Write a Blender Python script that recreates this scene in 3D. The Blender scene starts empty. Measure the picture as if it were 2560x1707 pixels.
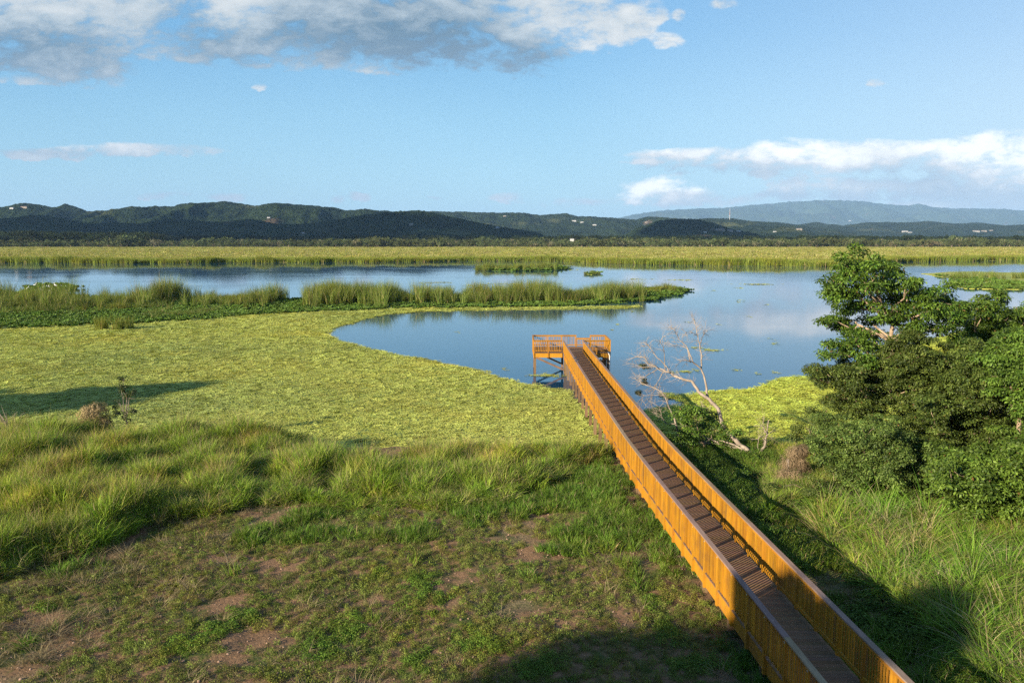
import bpy, math, random
import numpy as np
from mathutils import Vector
sc = bpy.context.scene
R = math.radians
rng = np.random.default_rng(7)
random.seed(7)

# ------------------------------------------------------------------ camera
F, CX, CY, H = 1991.0, 1280.0, 853.5, 11.6
TP = (CY - 600) / F
PIT = math.atan(TP)
SP, CP = math.sin(PIT), math.cos(PIT)
cam_d = bpy.data.cameras.new('camera')
cam = bpy.data.objects.new('camera', cam_d)
sc.collection.objects.link(cam)
cam.location = (0, 0, H)
cam.rotation_euler = (math.pi / 2 - PIT, 0, 0)
cam_d.sensor_width = 36
cam_d.lens = 28.0
cam_d.clip_start = 0.3
cam_d.clip_end = 80000
sc.camera = cam

# ------------------------------------------------------------------ light
SUN_EL, SUN_AZ = 18.0, 228.0           # azimuth clockwise from +Y
sun_dir = Vector((math.sin(R(SUN_AZ)) * math.cos(R(SUN_EL)), math.cos(R(SUN_AZ)) * math.cos(R(SUN_EL)), math.sin(R(SUN_EL))))
sd = bpy.data.lights.new('sun', 'SUN')
sd.energy = 4.9
sd.angle = R(0.6)
sd.color = (1.0, 0.86, 0.66)
so = bpy.data.objects.new('sun', sd)
sc.collection.objects.link(so)
so.rotation_euler = sun_dir.to_track_quat('Z', 'Y').to_euler()
sc.view_settings.view_transform = 'Standard'
sc.view_settings.look = 'None'
sc.view_settings.exposure = 1.3
sc.view_settings.gamma = 1.0
sc.cycles.use_denoising = False
sc.cycles.max_bounces = 5
sc.cycles.diffuse_bounces = 1
sc.cycles.glossy_bounces = 3
sc.cycles.transmission_bounces = 3
sc.cycles.transparent_max_bounces = 8
sc.cycles.volume_bounces = 0
sc.cycles.sample_clamp_indirect = 4.0

# ------------------------------------------------------------------ node helpers
class NT:
    def __init__(s, tree):
        s.t = tree; s.n = tree.nodes; s.l = tree.links
    def node(s, typ, **kw):
        nd = s.n.new(typ)
        for k, v in kw.items():
            if k == 'inp':
                for a, b in v.items():
                    s.set(nd, a, b)
            else:
                setattr(nd, k, v)
        return nd
    def set(s, nd, a, b):
        sock = nd.inputs[a]
        if isinstance(b, bpy.types.NodeSocket):
            s.l.new(b, sock)
        else:
            if sock.type == 'RGBA' and len(b) == 3: b = (*b, 1)
            sock.default_value = b
    def m(s, op, a, b=None, c=None, clamp=False):
        nd = s.n.new('ShaderNodeMath'); nd.operation = op; nd.use_clamp = clamp
        for i, v in enumerate((a, b, c)):
            if v is not None: s.set(nd, i, v)
        return nd.outputs[0]
    def mix(s, f, a, b, typ='MIX', clamp=False):
        nd = s.n.new('ShaderNodeMix'); nd.data_type = 'RGBA'; nd.blend_type = typ; nd.clamp_result = clamp
        s.set(nd, 0, f); s.set(nd, 6, a); s.set(nd, 7, b)
        return nd.outputs[2]
    def noise(s, vec, scale, detail=4, rough=.55, dist=0.0, dim='3D'):
        nd = s.n.new('ShaderNodeTexNoise'); nd.noise_dimensions = dim
        s.set(nd, 'Vector', vec); nd.inputs['Scale'].default_value = scale
        nd.inputs['Detail'].default_value = detail; nd.inputs['Roughness'].default_value = rough
        nd.inputs['Distortion'].default_value = dist
        return nd.outputs[0]
    def ramp(s, f, stops, interp='LINEAR'):
        nd = s.n.new('ShaderNodeValToRGB'); nd.color_ramp.interpolation = interp
        e = nd.color_ramp.elements
        while len(e) < len(stops): e.new(0.5)
        for i, (p, c) in enumerate(stops):
            e[i].position = p
            e[i].color = (*c, 1) if hasattr(c, '__len__') else (c, c, c, 1)
        s.set(nd, 0, f)
        return nd.outputs[0]
    def mapr(s, v, a, b, c=0., d=1., clamp=True, typ='LINEAR'):
        nd = s.n.new('ShaderNodeMapRange'); nd.clamp = clamp; nd.interpolation_type = typ
        s.set(nd, 0, v)
        for i, x in enumerate((a, b, c, d)): s.set(nd, i + 1, x)
        return nd.outputs[0]
    def scalev(s, vec, sx, sy, sz):
        nd = s.n.new('ShaderNodeVectorMath'); nd.operation = 'MULTIPLY'
        s.set(nd, 0, vec); nd.inputs[1].default_value = (sx, sy, sz)
        return nd.outputs[0]

# ------------------------------------------------------------------ sky
w = bpy.data.worlds.new('World'); sc.world = w; w.use_nodes = True
t = NT(w.node_tree)
for nd in list(t.n): t.n.remove(nd)
out = t.node('ShaderNodeOutputWorld')
bg = t.node('ShaderNodeBackground')
t.l.new(bg.outputs[0], out.inputs[0])
sky = t.node('ShaderNodeTexSky', sky_type='NISHITA', sun_disc=False, sun_elevation=R(SUN_EL), sun_rotation=R(SUN_AZ),
             altitude=0, air_density=1.0, dust_density=0.35, ozone_density=1.2)
tc = t.node('ShaderNodeTexCoord')
sep = t.node('ShaderNodeSeparateXYZ'); t.l.new(tc.outputs['Generated'], sep.inputs[0])
ysafe = t.m('MAXIMUM', sep.outputs[1], 0.02)
U = t.m('DIVIDE', sep.outputs[0], ysafe)
V = t.m('DIVIDE', sep.outputs[2], ysafe)

def pxuv(x, y):       # direction seen in the photograph -> horizontal / vertical tangent
    r = (x - CX) / F; u = -(y - CY) / F
    dy = CP + u * SP
    return r / dy, (-SP + u * CP) / dy

# clouds: (x, y, rx, ry, density, darkness) ellipses of sky direction, broken up by noise
CLOUDS = [
    (40, 10, 260, 60, 1.1, .0), (230, 60, 150, 60, .9, .1), (60, 95, 150, 50, 1.2, .95), (150, 140, 150, 48, 1.1, 1.0), (250, 190, 90, 30, .45, .7),
    (420, 40, 170, 60, .8, .35), (520, 85, 140, 60, .9, .6), (590, 15, 75, 50, 1.5, -1.0), (560, 120, 90, 36, .8, .75), (700, 30, 170, 70, 1.1, .35),
    (660, 110, 160, 42, 1.0, .8), (840, 70, 190, 70, 1.2, .95), (880, 5, 160, 40, 1.0, .2), (1010, 80, 170, 60, 1.2, 1.0), (1080, 120, 110, 48, 1.2, 1.15), (1140, 40, 120, 60, 1.0, .7), (1200, 10, 200, 50, .9, .2),
    (1230, 90, 90, 40, .7, .5), (1310, 140, 80, 42, 1.2, 1.1), (1360, 120, 60, 30, .7, .8), (1420, 20, 170, 60, 1.1, -.25), (1500, 45, 110, 50, .9, -.2), (1430, 95, 100, 34, 1.1, -.4), (1560, 75, 60, 30, .6, .0), (1600, 70, 40, 20, .5, .0),
    (1678, 104, 30, 16, 1.3, -.4), (1662, 38, 14, 13, .8, -.1), (1708, 40, 16, 13, .9, -.1), (720, 135, 70, 22, .8, .0), (750, 168, 30, 8, .8, .1), (925, 165, 80, 14, .7, .0), (30, 202, 60, 9, 1.0, .1), (658, 218, 22, 6, .6, .1),
    (320, 371, 130, 12, 1.7, -.2), (410, 377, 120, 11, 1.5, .3), (130, 385, 170, 11, 1.4, .7), (1815, 8, 30, 13, .7, .0), (2190, 208, 30, 8, .6, -.1),
    (1700, 392, 110, 16, 1.7, -.6), (1830, 396, 130, 20, 1.8, -.5), (1800, 416, 170, 16, 1.6, .9), (1640, 396, 70, 9, 1.3, .2), (1900, 424, 90, 12, 1.0, .9), (1960, 388, 130, 30, 1.5, -1.0), (2080, 386, 130, 32, 1.5, -1.0), (2050, 430, 50, 26, 1.3, -.6), (1960, 420, 90, 18, 1.0, .1), (2210, 385, 150, 26, 1.3, -.6),
    (2400, 385, 120, 30, 1.5, -1.0), (2530, 395, 110, 50, 1.6, -1.1), (2470, 440, 90, 26, 1.2, -.5), (2200, 430, 160, 36, 1.1, .75), (2330, 460, 150, 40, 1.1, .8), (2130, 470, 130, 18, 1.2, -.2), (2010, 464, 60, 14, 1.0, -.2), (1970, 450, 50, 16, .7, .6), (2040, 488, 120, 13, 1.2, 1.0), (2200, 492, 110, 12, 1.1, .9),
    (2470, 490, 160, 34, 1.1, .8), (2560, 520, 140, 20, .9, .4), (2300, 515, 90, 8, .8, -.3), (1660, 470, 90, 26, 1.4, -1.0), (1610, 478, 55, 20, 1.1, -.7), (1690, 500, 70, 16, 1.2, .6), (1860, 502, 60, 14, .5, .3),
    (1266, 493, 46, 10, 1.5, .3), (905, 492, 26, 10, 1.2, .8), (850, 498, 18, 8, 1.1, .8), (430, 490, 70, 9, 1.2, .8), (560, 493, 60, 8, 1.2, .8), (1080, 495, 20, 6, 1.1, .8), (1400, 505, 90, 12, .8, .5), (700, 503, 40, 6, .9, .6), (1750, 495, 70, 14, .9, .3), (1520, 505, 60, 10, .4, .5),
]
n1v = t.node('ShaderNodeCombineXYZ', inp={0: U, 1: t.m('MULTIPLY', V, 2.0), 2: 4.7})
nA = t.m('SUBTRACT', t.noise(n1v.outputs[0], 8.5, 5, .62, .3), .5)
nB = t.m('SUBTRACT', t.noise(n1v.outputs[0], 34, 4, .62, .2), .5)
wuv = t.node('ShaderNodeCombineXYZ', inp={0: t.m('MULTIPLY_ADD', nA, .05, U), 1: t.m('MULTIPLY_ADD', nB, .016, V), 2: 0.})
dsum = None; ksum = None
for (x, y, rx, ry, st, dk) in CLOUDS:
    u0, v0 = pxuv(x, y); a, b = 1.18 * rx / F, 1.2 * ry / F
    q_ = t.node('ShaderNodeVectorMath', operation='MULTIPLY_ADD', inp={0: wuv.outputs[0]})
    q_.inputs[1].default_value = (1 / a, 1 / b, 0); q_.inputs[2].default_value = (-u0 / a, -v0 / b, 0)
    d_ = t.node('ShaderNodeVectorMath', operation='DOT_PRODUCT', inp={0: q_.outputs[0], 1: q_.outputs[0]})
    e = t.m('MULTIPLY_ADD', d_.outputs['Value'], -.42, 1.0, clamp=True)
    e = t.m('MULTIPLY', t.m('MULTIPLY', e, e), st)
    dsum = e if dsum is None else t.m('ADD', dsum, e)
    ksum = t.m('MULTIPLY', e, dk) if ksum is None else t.m('MULTIPLY_ADD', e, dk, ksum)
gate = t.mapr(dsum, .04, .45, 0., 1.)
dens_ = t.m('SUBTRACT', 1.25, t.m('POWER', 2.718, t.m('MULTIPLY', dsum, -1.15)))      # saturates where many overlap
den = t.m('ADD', t.m('MULTIPLY_ADD', dens_, 1.15, -.83), t.m('MULTIPLY', t.m('ADD', t.m('MULTIPLY', nA, 2.6), t.m('MULTIPLY', nB, 2.0)), gate))
alpha = t.mapr(den, -.26, .62, 0, 1, typ='SMOOTHSTEP')
alpha = t.m('MULTIPLY', alpha, t.m('GREATER_THAN', sep.outputs[1], .05))
kavg = t.m('DIVIDE', ksum, t.m('ADD', dsum, .02))
shade = t.m('ADD', t.m('MULTIPLY_ADD', kavg, 1.15, .06), t.m('ADD', t.m('MULTIPLY', nB, -1.3), t.m('MULTIPLY', nA, -2.0)))
lowfade = t.mapr(V, .02, .26, .0, 1.)
cc_ = t.ramp(t.mapr(shade, -1.1, 1.4, 0, 1), [(0, (1.45, 1.45, 1.42)), (.30, (.98, 1.0, 1.02)), (.52, (.72, .81, .90)), (1., (.50, .63, .78))])
cd_ = t.ramp(t.mapr(shade, -1.1, 1.4, 0, 1), [(0, (.98, .99, .97)), (.32, (.70, .76, .80)), (.55, (.50, .60, .68)), (.85, (.16, .28, .40)), (1., (.14, .25, .37))])
ccol = t.mix(lowfade, cc_, cd_)
skyc = t.node('ShaderNodeVectorMath', operation='MULTIPLY', inp={0: sky.outputs[0]})
skyc.inputs[1].default_value = (.115, .150, .180)
grad = t.ramp(t.m('MULTIPLY', V, .8), [(0, (.47, .76, .96)), (.065, (.42, .73, .93)), (.12, (.345, .665, .90)), (.20, (.20, .505, .83)), (.26, (.155, .44, .79)), (1., (.08, .26, .62))])
base_ = t.mix(.75, skyc.outputs[0], grad)
base_ = t.mix(t.m('MULTIPLY', t.mapr(U, .05, .70, 0., .75), t.mapr(V, .0, .34, 1., .38)), base_, (.80, .91, 1.02))
fin = t.mix(alpha, base_, ccol)
t.l.new(fin, bg.inputs[0])
bg.inputs[1].default_value = 0.406
w.cycles.sampling_method = 'MANUAL'
w.cycles.sample_map_resolution = 256

# ------------------------------------------------------------------ geometry helpers
def pray(x, y):
    r = (x - CX) / F; u = -(y - CY) / F
    return r, CP + u * SP, -SP + u * CP
def G(x, y, z=0.0):
    d = pray(x, y); k = (z - H) / d[2]
    return np.array((d[0] * k, d[1] * k, z))
def AT(x, y, Y):
    d = pray(x, y); k = Y / d[1]
    return np.array((d[0] * k, Y, H + d[2] * k))
DS = 1 / 0.91875
def Gd(x, y, z=0.0): return G(x * DS, y * DS, z)
def ATd(x, y, Y): return AT(x * DS, y * DS, Y)

def tag(o, label=None, cat=None, group=None, kind=None):
    if label: o['label'] = label
    if cat: o['category'] = cat
    if group: o['group'] = group
    if kind: o['kind'] = kind
    return o
def empty(name, loc=(0, 0, 0), parent=None):
    o = bpy.data.objects.new(name, None); sc.collection.objects.link(o)
    o.location = loc
    o.empty_display_size = .2
    if parent is not None: o.parent = parent
    return o
def mesh(name, V_, faces, mat, parent=None, col=None, smooth=False, link=True, mats=None, midx=None):
    """V_ (n,3) array; faces: (m,k) int array or list of such arrays; world coordinates (parents sit at the origin or are subtracted)"""
    me = bpy.data.meshes.new(name)
    V_ = np.asarray(V_, dtype=np.float32)
    if parent is not None: V_ = V_ - np.array(world_loc(parent), dtype=np.float32)
    if not isinstance(faces, list): faces = [faces]
    faces = [np.asarray(f, dtype=np.int32) for f in faces if len(f)]
    me.vertices.add(len(V_)); me.vertices.foreach_set('co', V_.ravel())
    tot = sum(f.size for f in faces); npoly = sum(len(f) for f in faces)
    me.loops.add(tot); me.polygons.add(npoly)
    me.loops.foreach_set('vertex_index', np.concatenate([f.ravel() for f in faces]))
    ls = []; c = 0
    for f in faces:
        k = f.shape[1]; ls.append(np.arange(len(f)) * k + c); c += f.size
    me.polygons.foreach_set('loop_start', np.concatenate(ls).astype(np.int32))
    me.polygons.foreach_set('use_smooth', np.full(npoly, bool(smooth)))
    if mats:
        for m_ in mats: me.materials.append(m_)
        if midx is not None: me.polygons.foreach_set('material_index', np.asarray(midx, dtype=np.int32))
    elif mat: me.materials.append(mat)
    me.update(calc_edges=True)
    if col is not None:
        a = me.color_attributes.new('col', 'FLOAT_COLOR', 'POINT')
        col = np.asarray(col, dtype=np.float32)
        if col.ndim == 1: col = np.repeat(col[:, None], 3, 1)
        a.data.foreach_set('color', np.concatenate([col[:, :3], np.ones((len(col), 1), np.float32)], 1).ravel())
    o = bpy.data.objects.new(name, me)
    if link: sc.collection.objects.link(o)
    if parent is not None: o.parent = parent
    return o
def world_loc(o):
    v = Vector((0, 0, 0))
    while o is not None:
        v = v + o.location; o = o.parent
    return v

class MB:
    """collects quads and boxes"""
    def __init__(s): s.v = []; s.f = []; s.c = []; s.n = 0
    def quadmesh(s, V_, f, c=1.0):
        s.v.append(np.asarray(V_, float)); s.f.append(np.asarray(f) + s.n)
        s.c.append(np.broadcast_to(np.asarray(c, float), (len(V_), 3)) if np.ndim(c) else np.full((len(V_), 3), float(c)))
        s.n += len(V_)
    BF = np.array([[0, 3, 2, 1], [4, 5, 6, 7], [0, 1, 5, 4], [1, 2, 6, 5], [2, 3, 7, 6], [3, 0, 4, 7]])
    def hexa(s, c8, c=1.0): s.quadmesh(c8, s.BF, c)
    def box(s, x0, x1, y0, y1, z0, z1, c=1.0):
        s.hexa([(x0, y0, z0), (x1, y0, z0), (x1, y1, z0), (x0, y1, z0), (x0, y0, z1), (x1, y0, z1), (x1, y1, z1), (x0, y1, z1)], c)
    def beam(s, a, b, w_, h_, c=1.0, up=(0, 0, 1)):
        a = np.array(a, float); b = np.array(b, float); d = b - a; d /= np.linalg.norm(d)
        sd_ = np.cross(d, up)
        if np.linalg.norm(sd_) < 1e-4: sd_ = np.cross(d, (0, 1, 0))
        sd_ /= np.linalg.norm(sd_); u_ = np.cross(sd_, d)
        c8 = []
        for p in (a, b):
            for q, r_ in ((-1, -1), (1, -1), (1, 1), (-1, 1)):
                c8.append(p + sd_ * q * w_ / 2 + u_ * r_ * h_ / 2)
        s.quadmesh(c8, [[0, 1, 2, 3], [7, 6, 5, 4], [0, 4, 5, 1], [1, 5, 6, 2], [2, 6, 7, 3], [3, 7, 4, 0]], c)
    def tube(s, pts, rad, sides=7, c=1.0):
        pts = np.asarray(pts, float); n = len(pts); rad = np.broadcast_to(rad, (n,))
        V_ = []
        tan = np.gradient(pts, axis=0); tan /= (np.linalg.norm(tan, axis=1)[:, None] + 1e-9)
        ref = np.array((0.3, 1, .2)) if abs(tan[0][2]) > .6 else np.array((0, 0, 1.))
        a0 = np.cross(tan[0], ref); a0 /= np.linalg.norm(a0)
        for i in range(n):
            a0 = a0 - tan[i] * np.dot(a0, tan[i]); a0 /= np.linalg.norm(a0) + 1e-9
            b0 = np.cross(tan[i], a0)
            th = np.arange(sides) / sides * 2 * math.pi
            V_.append(pts[i] + rad[i] * (np.cos(th)[:, None] * a0 + np.sin(th)[:, None] * b0))
        V_ = np.concatenate(V_)
        f = []
        for i in range(n - 1):
            for k in range(sides):
                f.append([i * sides + k, i * sides + (k + 1) % sides, (i + 1) * sides + (k + 1) % sides, (i + 1) * sides + k])
        s.quadmesh(V_, f, c)
    def build(s, name, mat, parent=None, smooth=False, link=True):
        return mesh(name, np.concatenate(s.v), np.concatenate(s.f), mat, parent, np.concatenate(s.c), smooth, link)

# value noise in numpy
_perm = rng.random((256, 256))
def vnoise(x, y):
    xi = np.floor(x).astype(int); yi = np.floor(y).astype(int); fx = x - xi; fy = y - yi
    fx = fx * fx * (3 - 2 * fx); fy = fy * fy * (3 - 2 * fy)
    a = _perm[xi % 256, yi % 256]; b = _perm[(xi + 1) % 256, yi % 256]; c = _perm[xi % 256, (yi + 1) % 256]; d = _perm[(xi + 1) % 256, (yi + 1) % 256]
    return (a * (1 - fx) + b * fx) * (1 - fy) + (c * (1 - fx) + d * fx) * fy
def fbm(x, y, oct_=4, g_=.5, s_=0):
    r = 0; a = 1; tt = 0
    for i in range(oct_):
        r = r + a * vnoise(x * 2 ** i + 17.3 * i + s_, y * 2 ** i + 5.1 * i + s_ * 1.7); tt += a; a *= g_
    return r / tt
def inpoly(px, py, poly):
    poly = np.asarray(poly, float); c = np.zeros(np.shape(px), bool)
    j = len(poly) - 1
    for i in range(len(poly)):
        xi, yi = poly[i][:2]; xj, yj = poly[j][:2]
        cond = ((yi > py) != (yj > py)) & (px < (xj - xi) * (py - yi) / (yj - yi + 1e-12) + xi)
        c ^= cond; j = i
    return c
def sdist(px, py, poly):          # distance to the outline
    poly = np.asarray(poly, float)[:, :2]; best = np.full(np.shape(px), 1e9)
    for i in range(len(poly)):
        a = poly[i]; b = poly[(i + 1) % len(poly)]; d = b - a; L2 = d @ d + 1e-9
        k = np.clip(((px - a[0]) * d[0] + (py - a[1]) * d[1]) / L2, 0, 1)
        best = np.minimum(best, np.hypot(px - a[0] - k * d[0], py - a[1] - k * d[1]))
    return best

# ------------------------------------------------------------------ materials
def newmat(name):
    m_ = bpy.data.materials.new(name); m_.use_nodes = True
    tt = NT(m_.node_tree)
    for nd in list(tt.n): tt.n.remove(nd)
    o = tt.node('ShaderNodeOutputMaterial')
    return m_, tt, o
def leafmat(name, tint=(1, 1, 1), rough=.5, spec=.35, trans=.35, var=.35, patch=None, pscale=.3, patch2=None, pscale2=.03):
    m_, tt, o = newmat(name)
    at = tt.node('ShaderNodeAttribute', attribute_name='col')
    oi = tt.node('ShaderNodeObjectInfo')
    tint = tuple(x * .84 for x in tint)
    if patch is not None: patch = tuple(x * .84 for x in patch)
    c = tt.mix(1.0, at.outputs[0], tint, 'MULTIPLY')
    if patch is not None:
        gp = tt.node('ShaderNodeNewGeometry')
        nz = tt.noise(gp.outputs['Position'], pscale, 3, .6)
        c = tt.mix(tt.mapr(nz, .48, .72, 0, 1), c, tt.mix(1.0, at.outputs[0], patch, 'MULTIPLY'))
    if patch2 is not None:
        nz2 = tt.noise(gp.outputs['Position'], pscale2, 4, .65)
        c = tt.mix(tt.mapr(nz2, .46, .60, 0, .85), c, tt.mix(1.0, c, patch2, 'MULTIPLY'))
    hs = tt.node('ShaderNodeHueSaturation', inp={'Color': c, 'Value': tt.mapr(oi.outputs['Random'], 0, 1, 1 - var, 1 + var),
                                                'Hue': tt.mapr(oi.outputs['Random'], 0, 1, .49, .51)})
    p = tt.node('ShaderNodeBsdfPrincipled', inp={'Base Color': hs.outputs[0], 'Roughness': rough, 'Specular IOR Level': spec})
    tr = tt.node('ShaderNodeBsdfTranslucent', inp={'Color': tt.mix(1.0, hs.outputs[0], (1.1, 1.15, .5), 'MULTIPLY')})
    mx = tt.node('ShaderNodeMixShader', inp={0: trans, 1: p.outputs[0], 2: tr.outputs[0]})
    tt.l.new(mx.outputs[0], o.inputs[0])
    return m_
def woodmat(name, c1, c2, rough=.6, grain=(14, 14, 1.2), dirt=(.12, .07, .04), dirt_amt=.5, spec=.3, bump=.25):
    m_, tt, o = newmat(name)
    at = tt.node('ShaderNodeAttribute', attribute_name='col')
    gp = tt.node('ShaderNodeNewGeometry')
    gv = tt.scalev(gp.outputs['Position'], *grain)
    n_ = tt.noise(gv, 1.6, 6, .6, .8)
    c = tt.mix(tt.mapr(n_, .3, .72), c1, c2)
    kn = tt.node('ShaderNodeTexVoronoi', inp={'Vector': tt.scalev(gp.outputs['Position'], 5.5, 5.5, 2.2), 'Scale': 1.0})
    c = tt.mix(tt.mapr(kn.outputs[0], .06, .11, .75, 0.), c, dirt)
    big = tt.noise(gp.outputs['Position'], 1.1, 5, .65)
    c = tt.mix(tt.m('MULTIPLY', tt.mapr(big, .5, .75), dirt_amt), c, dirt)
    c = tt.mix(1.0, tt.mix(1.0, c, at.outputs[0], 'MULTIPLY'), (.84, .84, .84), 'MULTIPLY')
    bmp = tt.node('ShaderNodeBump', inp={'Height': n_, 'Strength': bump, 'Distance': .01})
    p = tt.node('ShaderNodeBsdfPrincipled', inp={'Base Color': c, 'Roughness': rough, 'Specular IOR Level': spec, 'Normal': bmp.outputs[0]})
    tt.l.new(p.outputs[0], o.inputs[0])
    return m_
M_STAIN = woodmat('stained_timber', (.49, .235, .012), (.35, .15, .012), .6, (16, 16, 1.4), (.15, .075, .03), .6)
M_CAP = woodmat('weathered_timber', (.34, .24, .175), (.21, .145, .105), .8, (14, 1.2, 14), (.36, .27, .20), .5, .06)
M_DECK = woodmat('deck_timber', (.26, .155, .088), (.19, .112, .066), .9, (1.4, 16, 16), (.11, .07, .045), .35, .06, .03)
M_POST = woodmat('raw_timber', (.24, .155, .085), (.14, .09, .055), .85, (12, 12, 1.0), (.07, .055, .04), .8, .15)
M_PIPE, tt, o = newmat('pale_pipe')
p = tt.node('ShaderNodeBsdfPrincipled', inp={'Base Color': (.75, .7, .62), 'Roughness': .4})
tt.l.new(p.outputs[0], o.inputs[0])
M_BOLT, tt, o = newmat('galvanised_steel')
p = tt.node('ShaderNodeBsdfPrincipled', inp={'Base Color': (.7, .7, .68), 'Roughness': .35, 'Metallic': .6})
tt.l.new(p.outputs[0], o.inputs[0])

# bark
def barkmat(name, c1, c2, sc_=6):
    m_, tt, o = newmat(name)
    gp = tt.node('ShaderNodeNewGeometry')
    n_ = tt.noise(tt.scalev(gp.outputs['Position'], 1, 1, .4), sc_, 6, .65)
    c = tt.mix(tt.mapr(n_, .35, .7), c1, c2)
    bmp = tt.node('ShaderNodeBump', inp={'Height': n_, 'Strength': .5, 'Distance': .03})
    p = tt.node('ShaderNodeBsdfPrincipled', inp={'Base Color': c, 'Roughness': .85, 'Normal': bmp.outputs[0], 'Specular IOR Level': .2})
    tt.l.new(p.outputs[0], o.inputs[0]); return m_
M_BARK = barkmat('bark', (.36, .27, .18), (.17, .12, .08))
M_DEADBARK = barkmat('dead_bark', (.30, .245, .19), (.14, .11, .085), 4)

# ground
M_GROUND, tt, o = newmat('soil')
gp = tt.node('ShaderNodeNewGeometry'); pos = gp.outputs['Position']
fine = tt.noise(pos, 9, 6, .7); mid = tt.noise(pos, 1.3, 5, .6); big = tt.noise(pos, .22, 4, .6)
soil = tt.mix(tt.mapr(fine, .35, .7), (.29, .175, .095), (.155, .09, .048))
straw = tt.mix(tt.mapr(fine, .4, .65), (.24, .19, .10), (.10, .085, .04))
turf = tt.mix(tt.mapr(fine, .35, .7), (.055, .075, .018), (.10, .115, .03))
c = tt.mix(tt.mapr(mid, .50, .62), soil, turf)
c = tt.mix(tt.mapr(big, .55, .68), c, straw)
sepg = tt.node('ShaderNodeSeparateXYZ', inp={0: pos})
far = tt.mapr(sepg.outputs[1], 60, 300)
farn = tt.noise(tt.scalev(pos, .004, .012, 1), 3, 5, .6)
farc = tt.mix(tt.mapr(farn, .35, .65), (.36, .32, .10), (.26, .28, .06))
c = tt.mix(far, c, farc)
vor = tt.node('ShaderNodeTexVoronoi', inp={'Vector': pos, 'Scale': 14})
stone = tt.m('MULTIPLY', tt.mapr(vor.outputs[0], .16, .22, 1, 0), tt.mapr(tt.noise(pos, 3, 2), .5, .62))
c = tt.mix(tt.m('MULTIPLY', stone, tt.m('SUBTRACT', 1., far)), c, (.27, .20, .14))
c = tt.mix(1.0, c, (.86, .86, .86), 'MULTIPLY')
hgt = tt.m('ADD', fine, tt.m('MULTIPLY', stone, .35))
bmp = tt.node('ShaderNodeBump', inp={'Height': hgt, 'Strength': .9, 'Distance': .08})
p = tt.node('ShaderNodeBsdfPrincipled', inp={'Base Color': c, 'Roughness': .95, 'Specular IOR Level': .1, 'Normal': bmp.outputs[0]})
tt.l.new(p.outputs[0], o.inputs[0])

# water
M_WATER, tt, o = newmat('lagoon_water')
gp = tt.node('ShaderNodeNewGeometry'); pos = gp.outputs['Position']
n_ = tt.noise(tt.scalev(pos, .55, 1.6, 1), 1.0, 4, .55)
n2_ = tt.noise(tt.scalev(pos, .02, .05, 1), 1.0, 3, .5)
bmp = tt.node('ShaderNodeBump', inp={'Height': n_, 'Strength': tt.mapr(n2_, .42, .62, .01, .05), 'Distance': .12})
p = tt.node('ShaderNodeBsdfPrincipled', inp={'Base Color': (.006, .045, .10), 'Roughness': .03, 'IOR': 1.42, 'Specular IOR Level': .5, 'Specular Tint': (.80, .94, 1.0, 1), 'Normal': bmp.outputs[0]})
tt.l.new(p.outputs[0], o.inputs[0])

# floating mat sheet
def matmat(name, ca, cb, cc, holes=.70):
    m_, tt, o = newmat(name)
    gp = tt.node('ShaderNodeNewGeometry'); pos = gp.outputs['Position']
    v_ = tt.node('ShaderNodeTexVoronoi', inp={'Vector': pos, 'Scale': 5.0})
    big = tt.noise(tt.scalev(pos, 1, .7, 1), .05, 4, .6); md = tt.noise(pos, .5, 4, .6)
    c = tt.mix(tt.mapr(big, .42, .6), ca, cb)
    c = tt.mix(tt.mapr(md, .5, .7), c, cc)
    c = tt.mix(tt.mapr(v_.outputs[0], .25, .75, 0, .35), c, (.03, .045, .012))
    bmp = tt.node('ShaderNodeBump', inp={'Height': v_.outputs[0], 'Strength': .8, 'Distance': .1})
    bmp.invert = True
    p = tt.node('ShaderNodeBsdfPrincipled', inp={'Base Color': c, 'Roughness': .7, 'Specular IOR Level': .2, 'Normal': bmp.outputs[0]})
    tt.set(p, 'Base Color', tt.mix(1.0, c, (.84, .84, .84), 'MULTIPLY'))
    tr = tt.node('ShaderNodeBsdfTransparent')
    hn = tt.noise(tt.scalev(pos, .5, 1, 1), .9, 6, .7)
    hb = tt.noise(pos, .06, 2, .5)
    hole = tt.m('GREATER_THAN', tt.m('ADD', hn, tt.m('MULTIPLY', hb, .35)), holes + .17)
    mx = tt.node('ShaderNodeMixShader', inp={0: hole, 1: p.outputs[0], 2: tr.outputs[0]})
    tt.l.new(mx.outputs[0], o.inputs[0]); return m_
M_MAT = matmat('lettuce_sheet', (.32, .37, .055), (.48, .48, .08), (.36, .40, .06), .72)
M_MATY = matmat('yellow_lettuce_sheet', (.38, .38, .045), (.52, .48, .06), (.42, .40, .05), .74)
M_MAT2 = matmat('hyacinth_sheet', (.06, .12, .02), (.10, .16, .03), (.08, .14, .02), .9)
M_LETTUCE = leafmat('lettuce_leaf', (1, 1, 1), .6, .18, .22, .28, (1.28, 1.08, .75), .09, (.70, .78, 1.0), .045)
M_HYA = leafmat('hyacinth_leaf', (1, 1, 1), .55, .2, .2, .3)
M_GRASS = leafmat('grass_blade', (1, 1, 1), .6, .12, .3, .35, (1.5, 1.12, 1.0), .28)
M_REED = leafmat('reed_blade', (1, 1, 1), .6, .12, .25, .35, (1.25, 1.05, .8), .08)
M_WEED = leafmat('weed_leaf', (1, 1, 1), .6, .12, .22, .35, (1.25, 1.05, .8), .6)
M_LEAF = leafmat('tree_leaf', (.80, .80, .74), .48, .22, .25, .15)
M_DRY = leafmat('dry_straw', (1, 1, 1), .8, .1, .2, .25)
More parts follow.
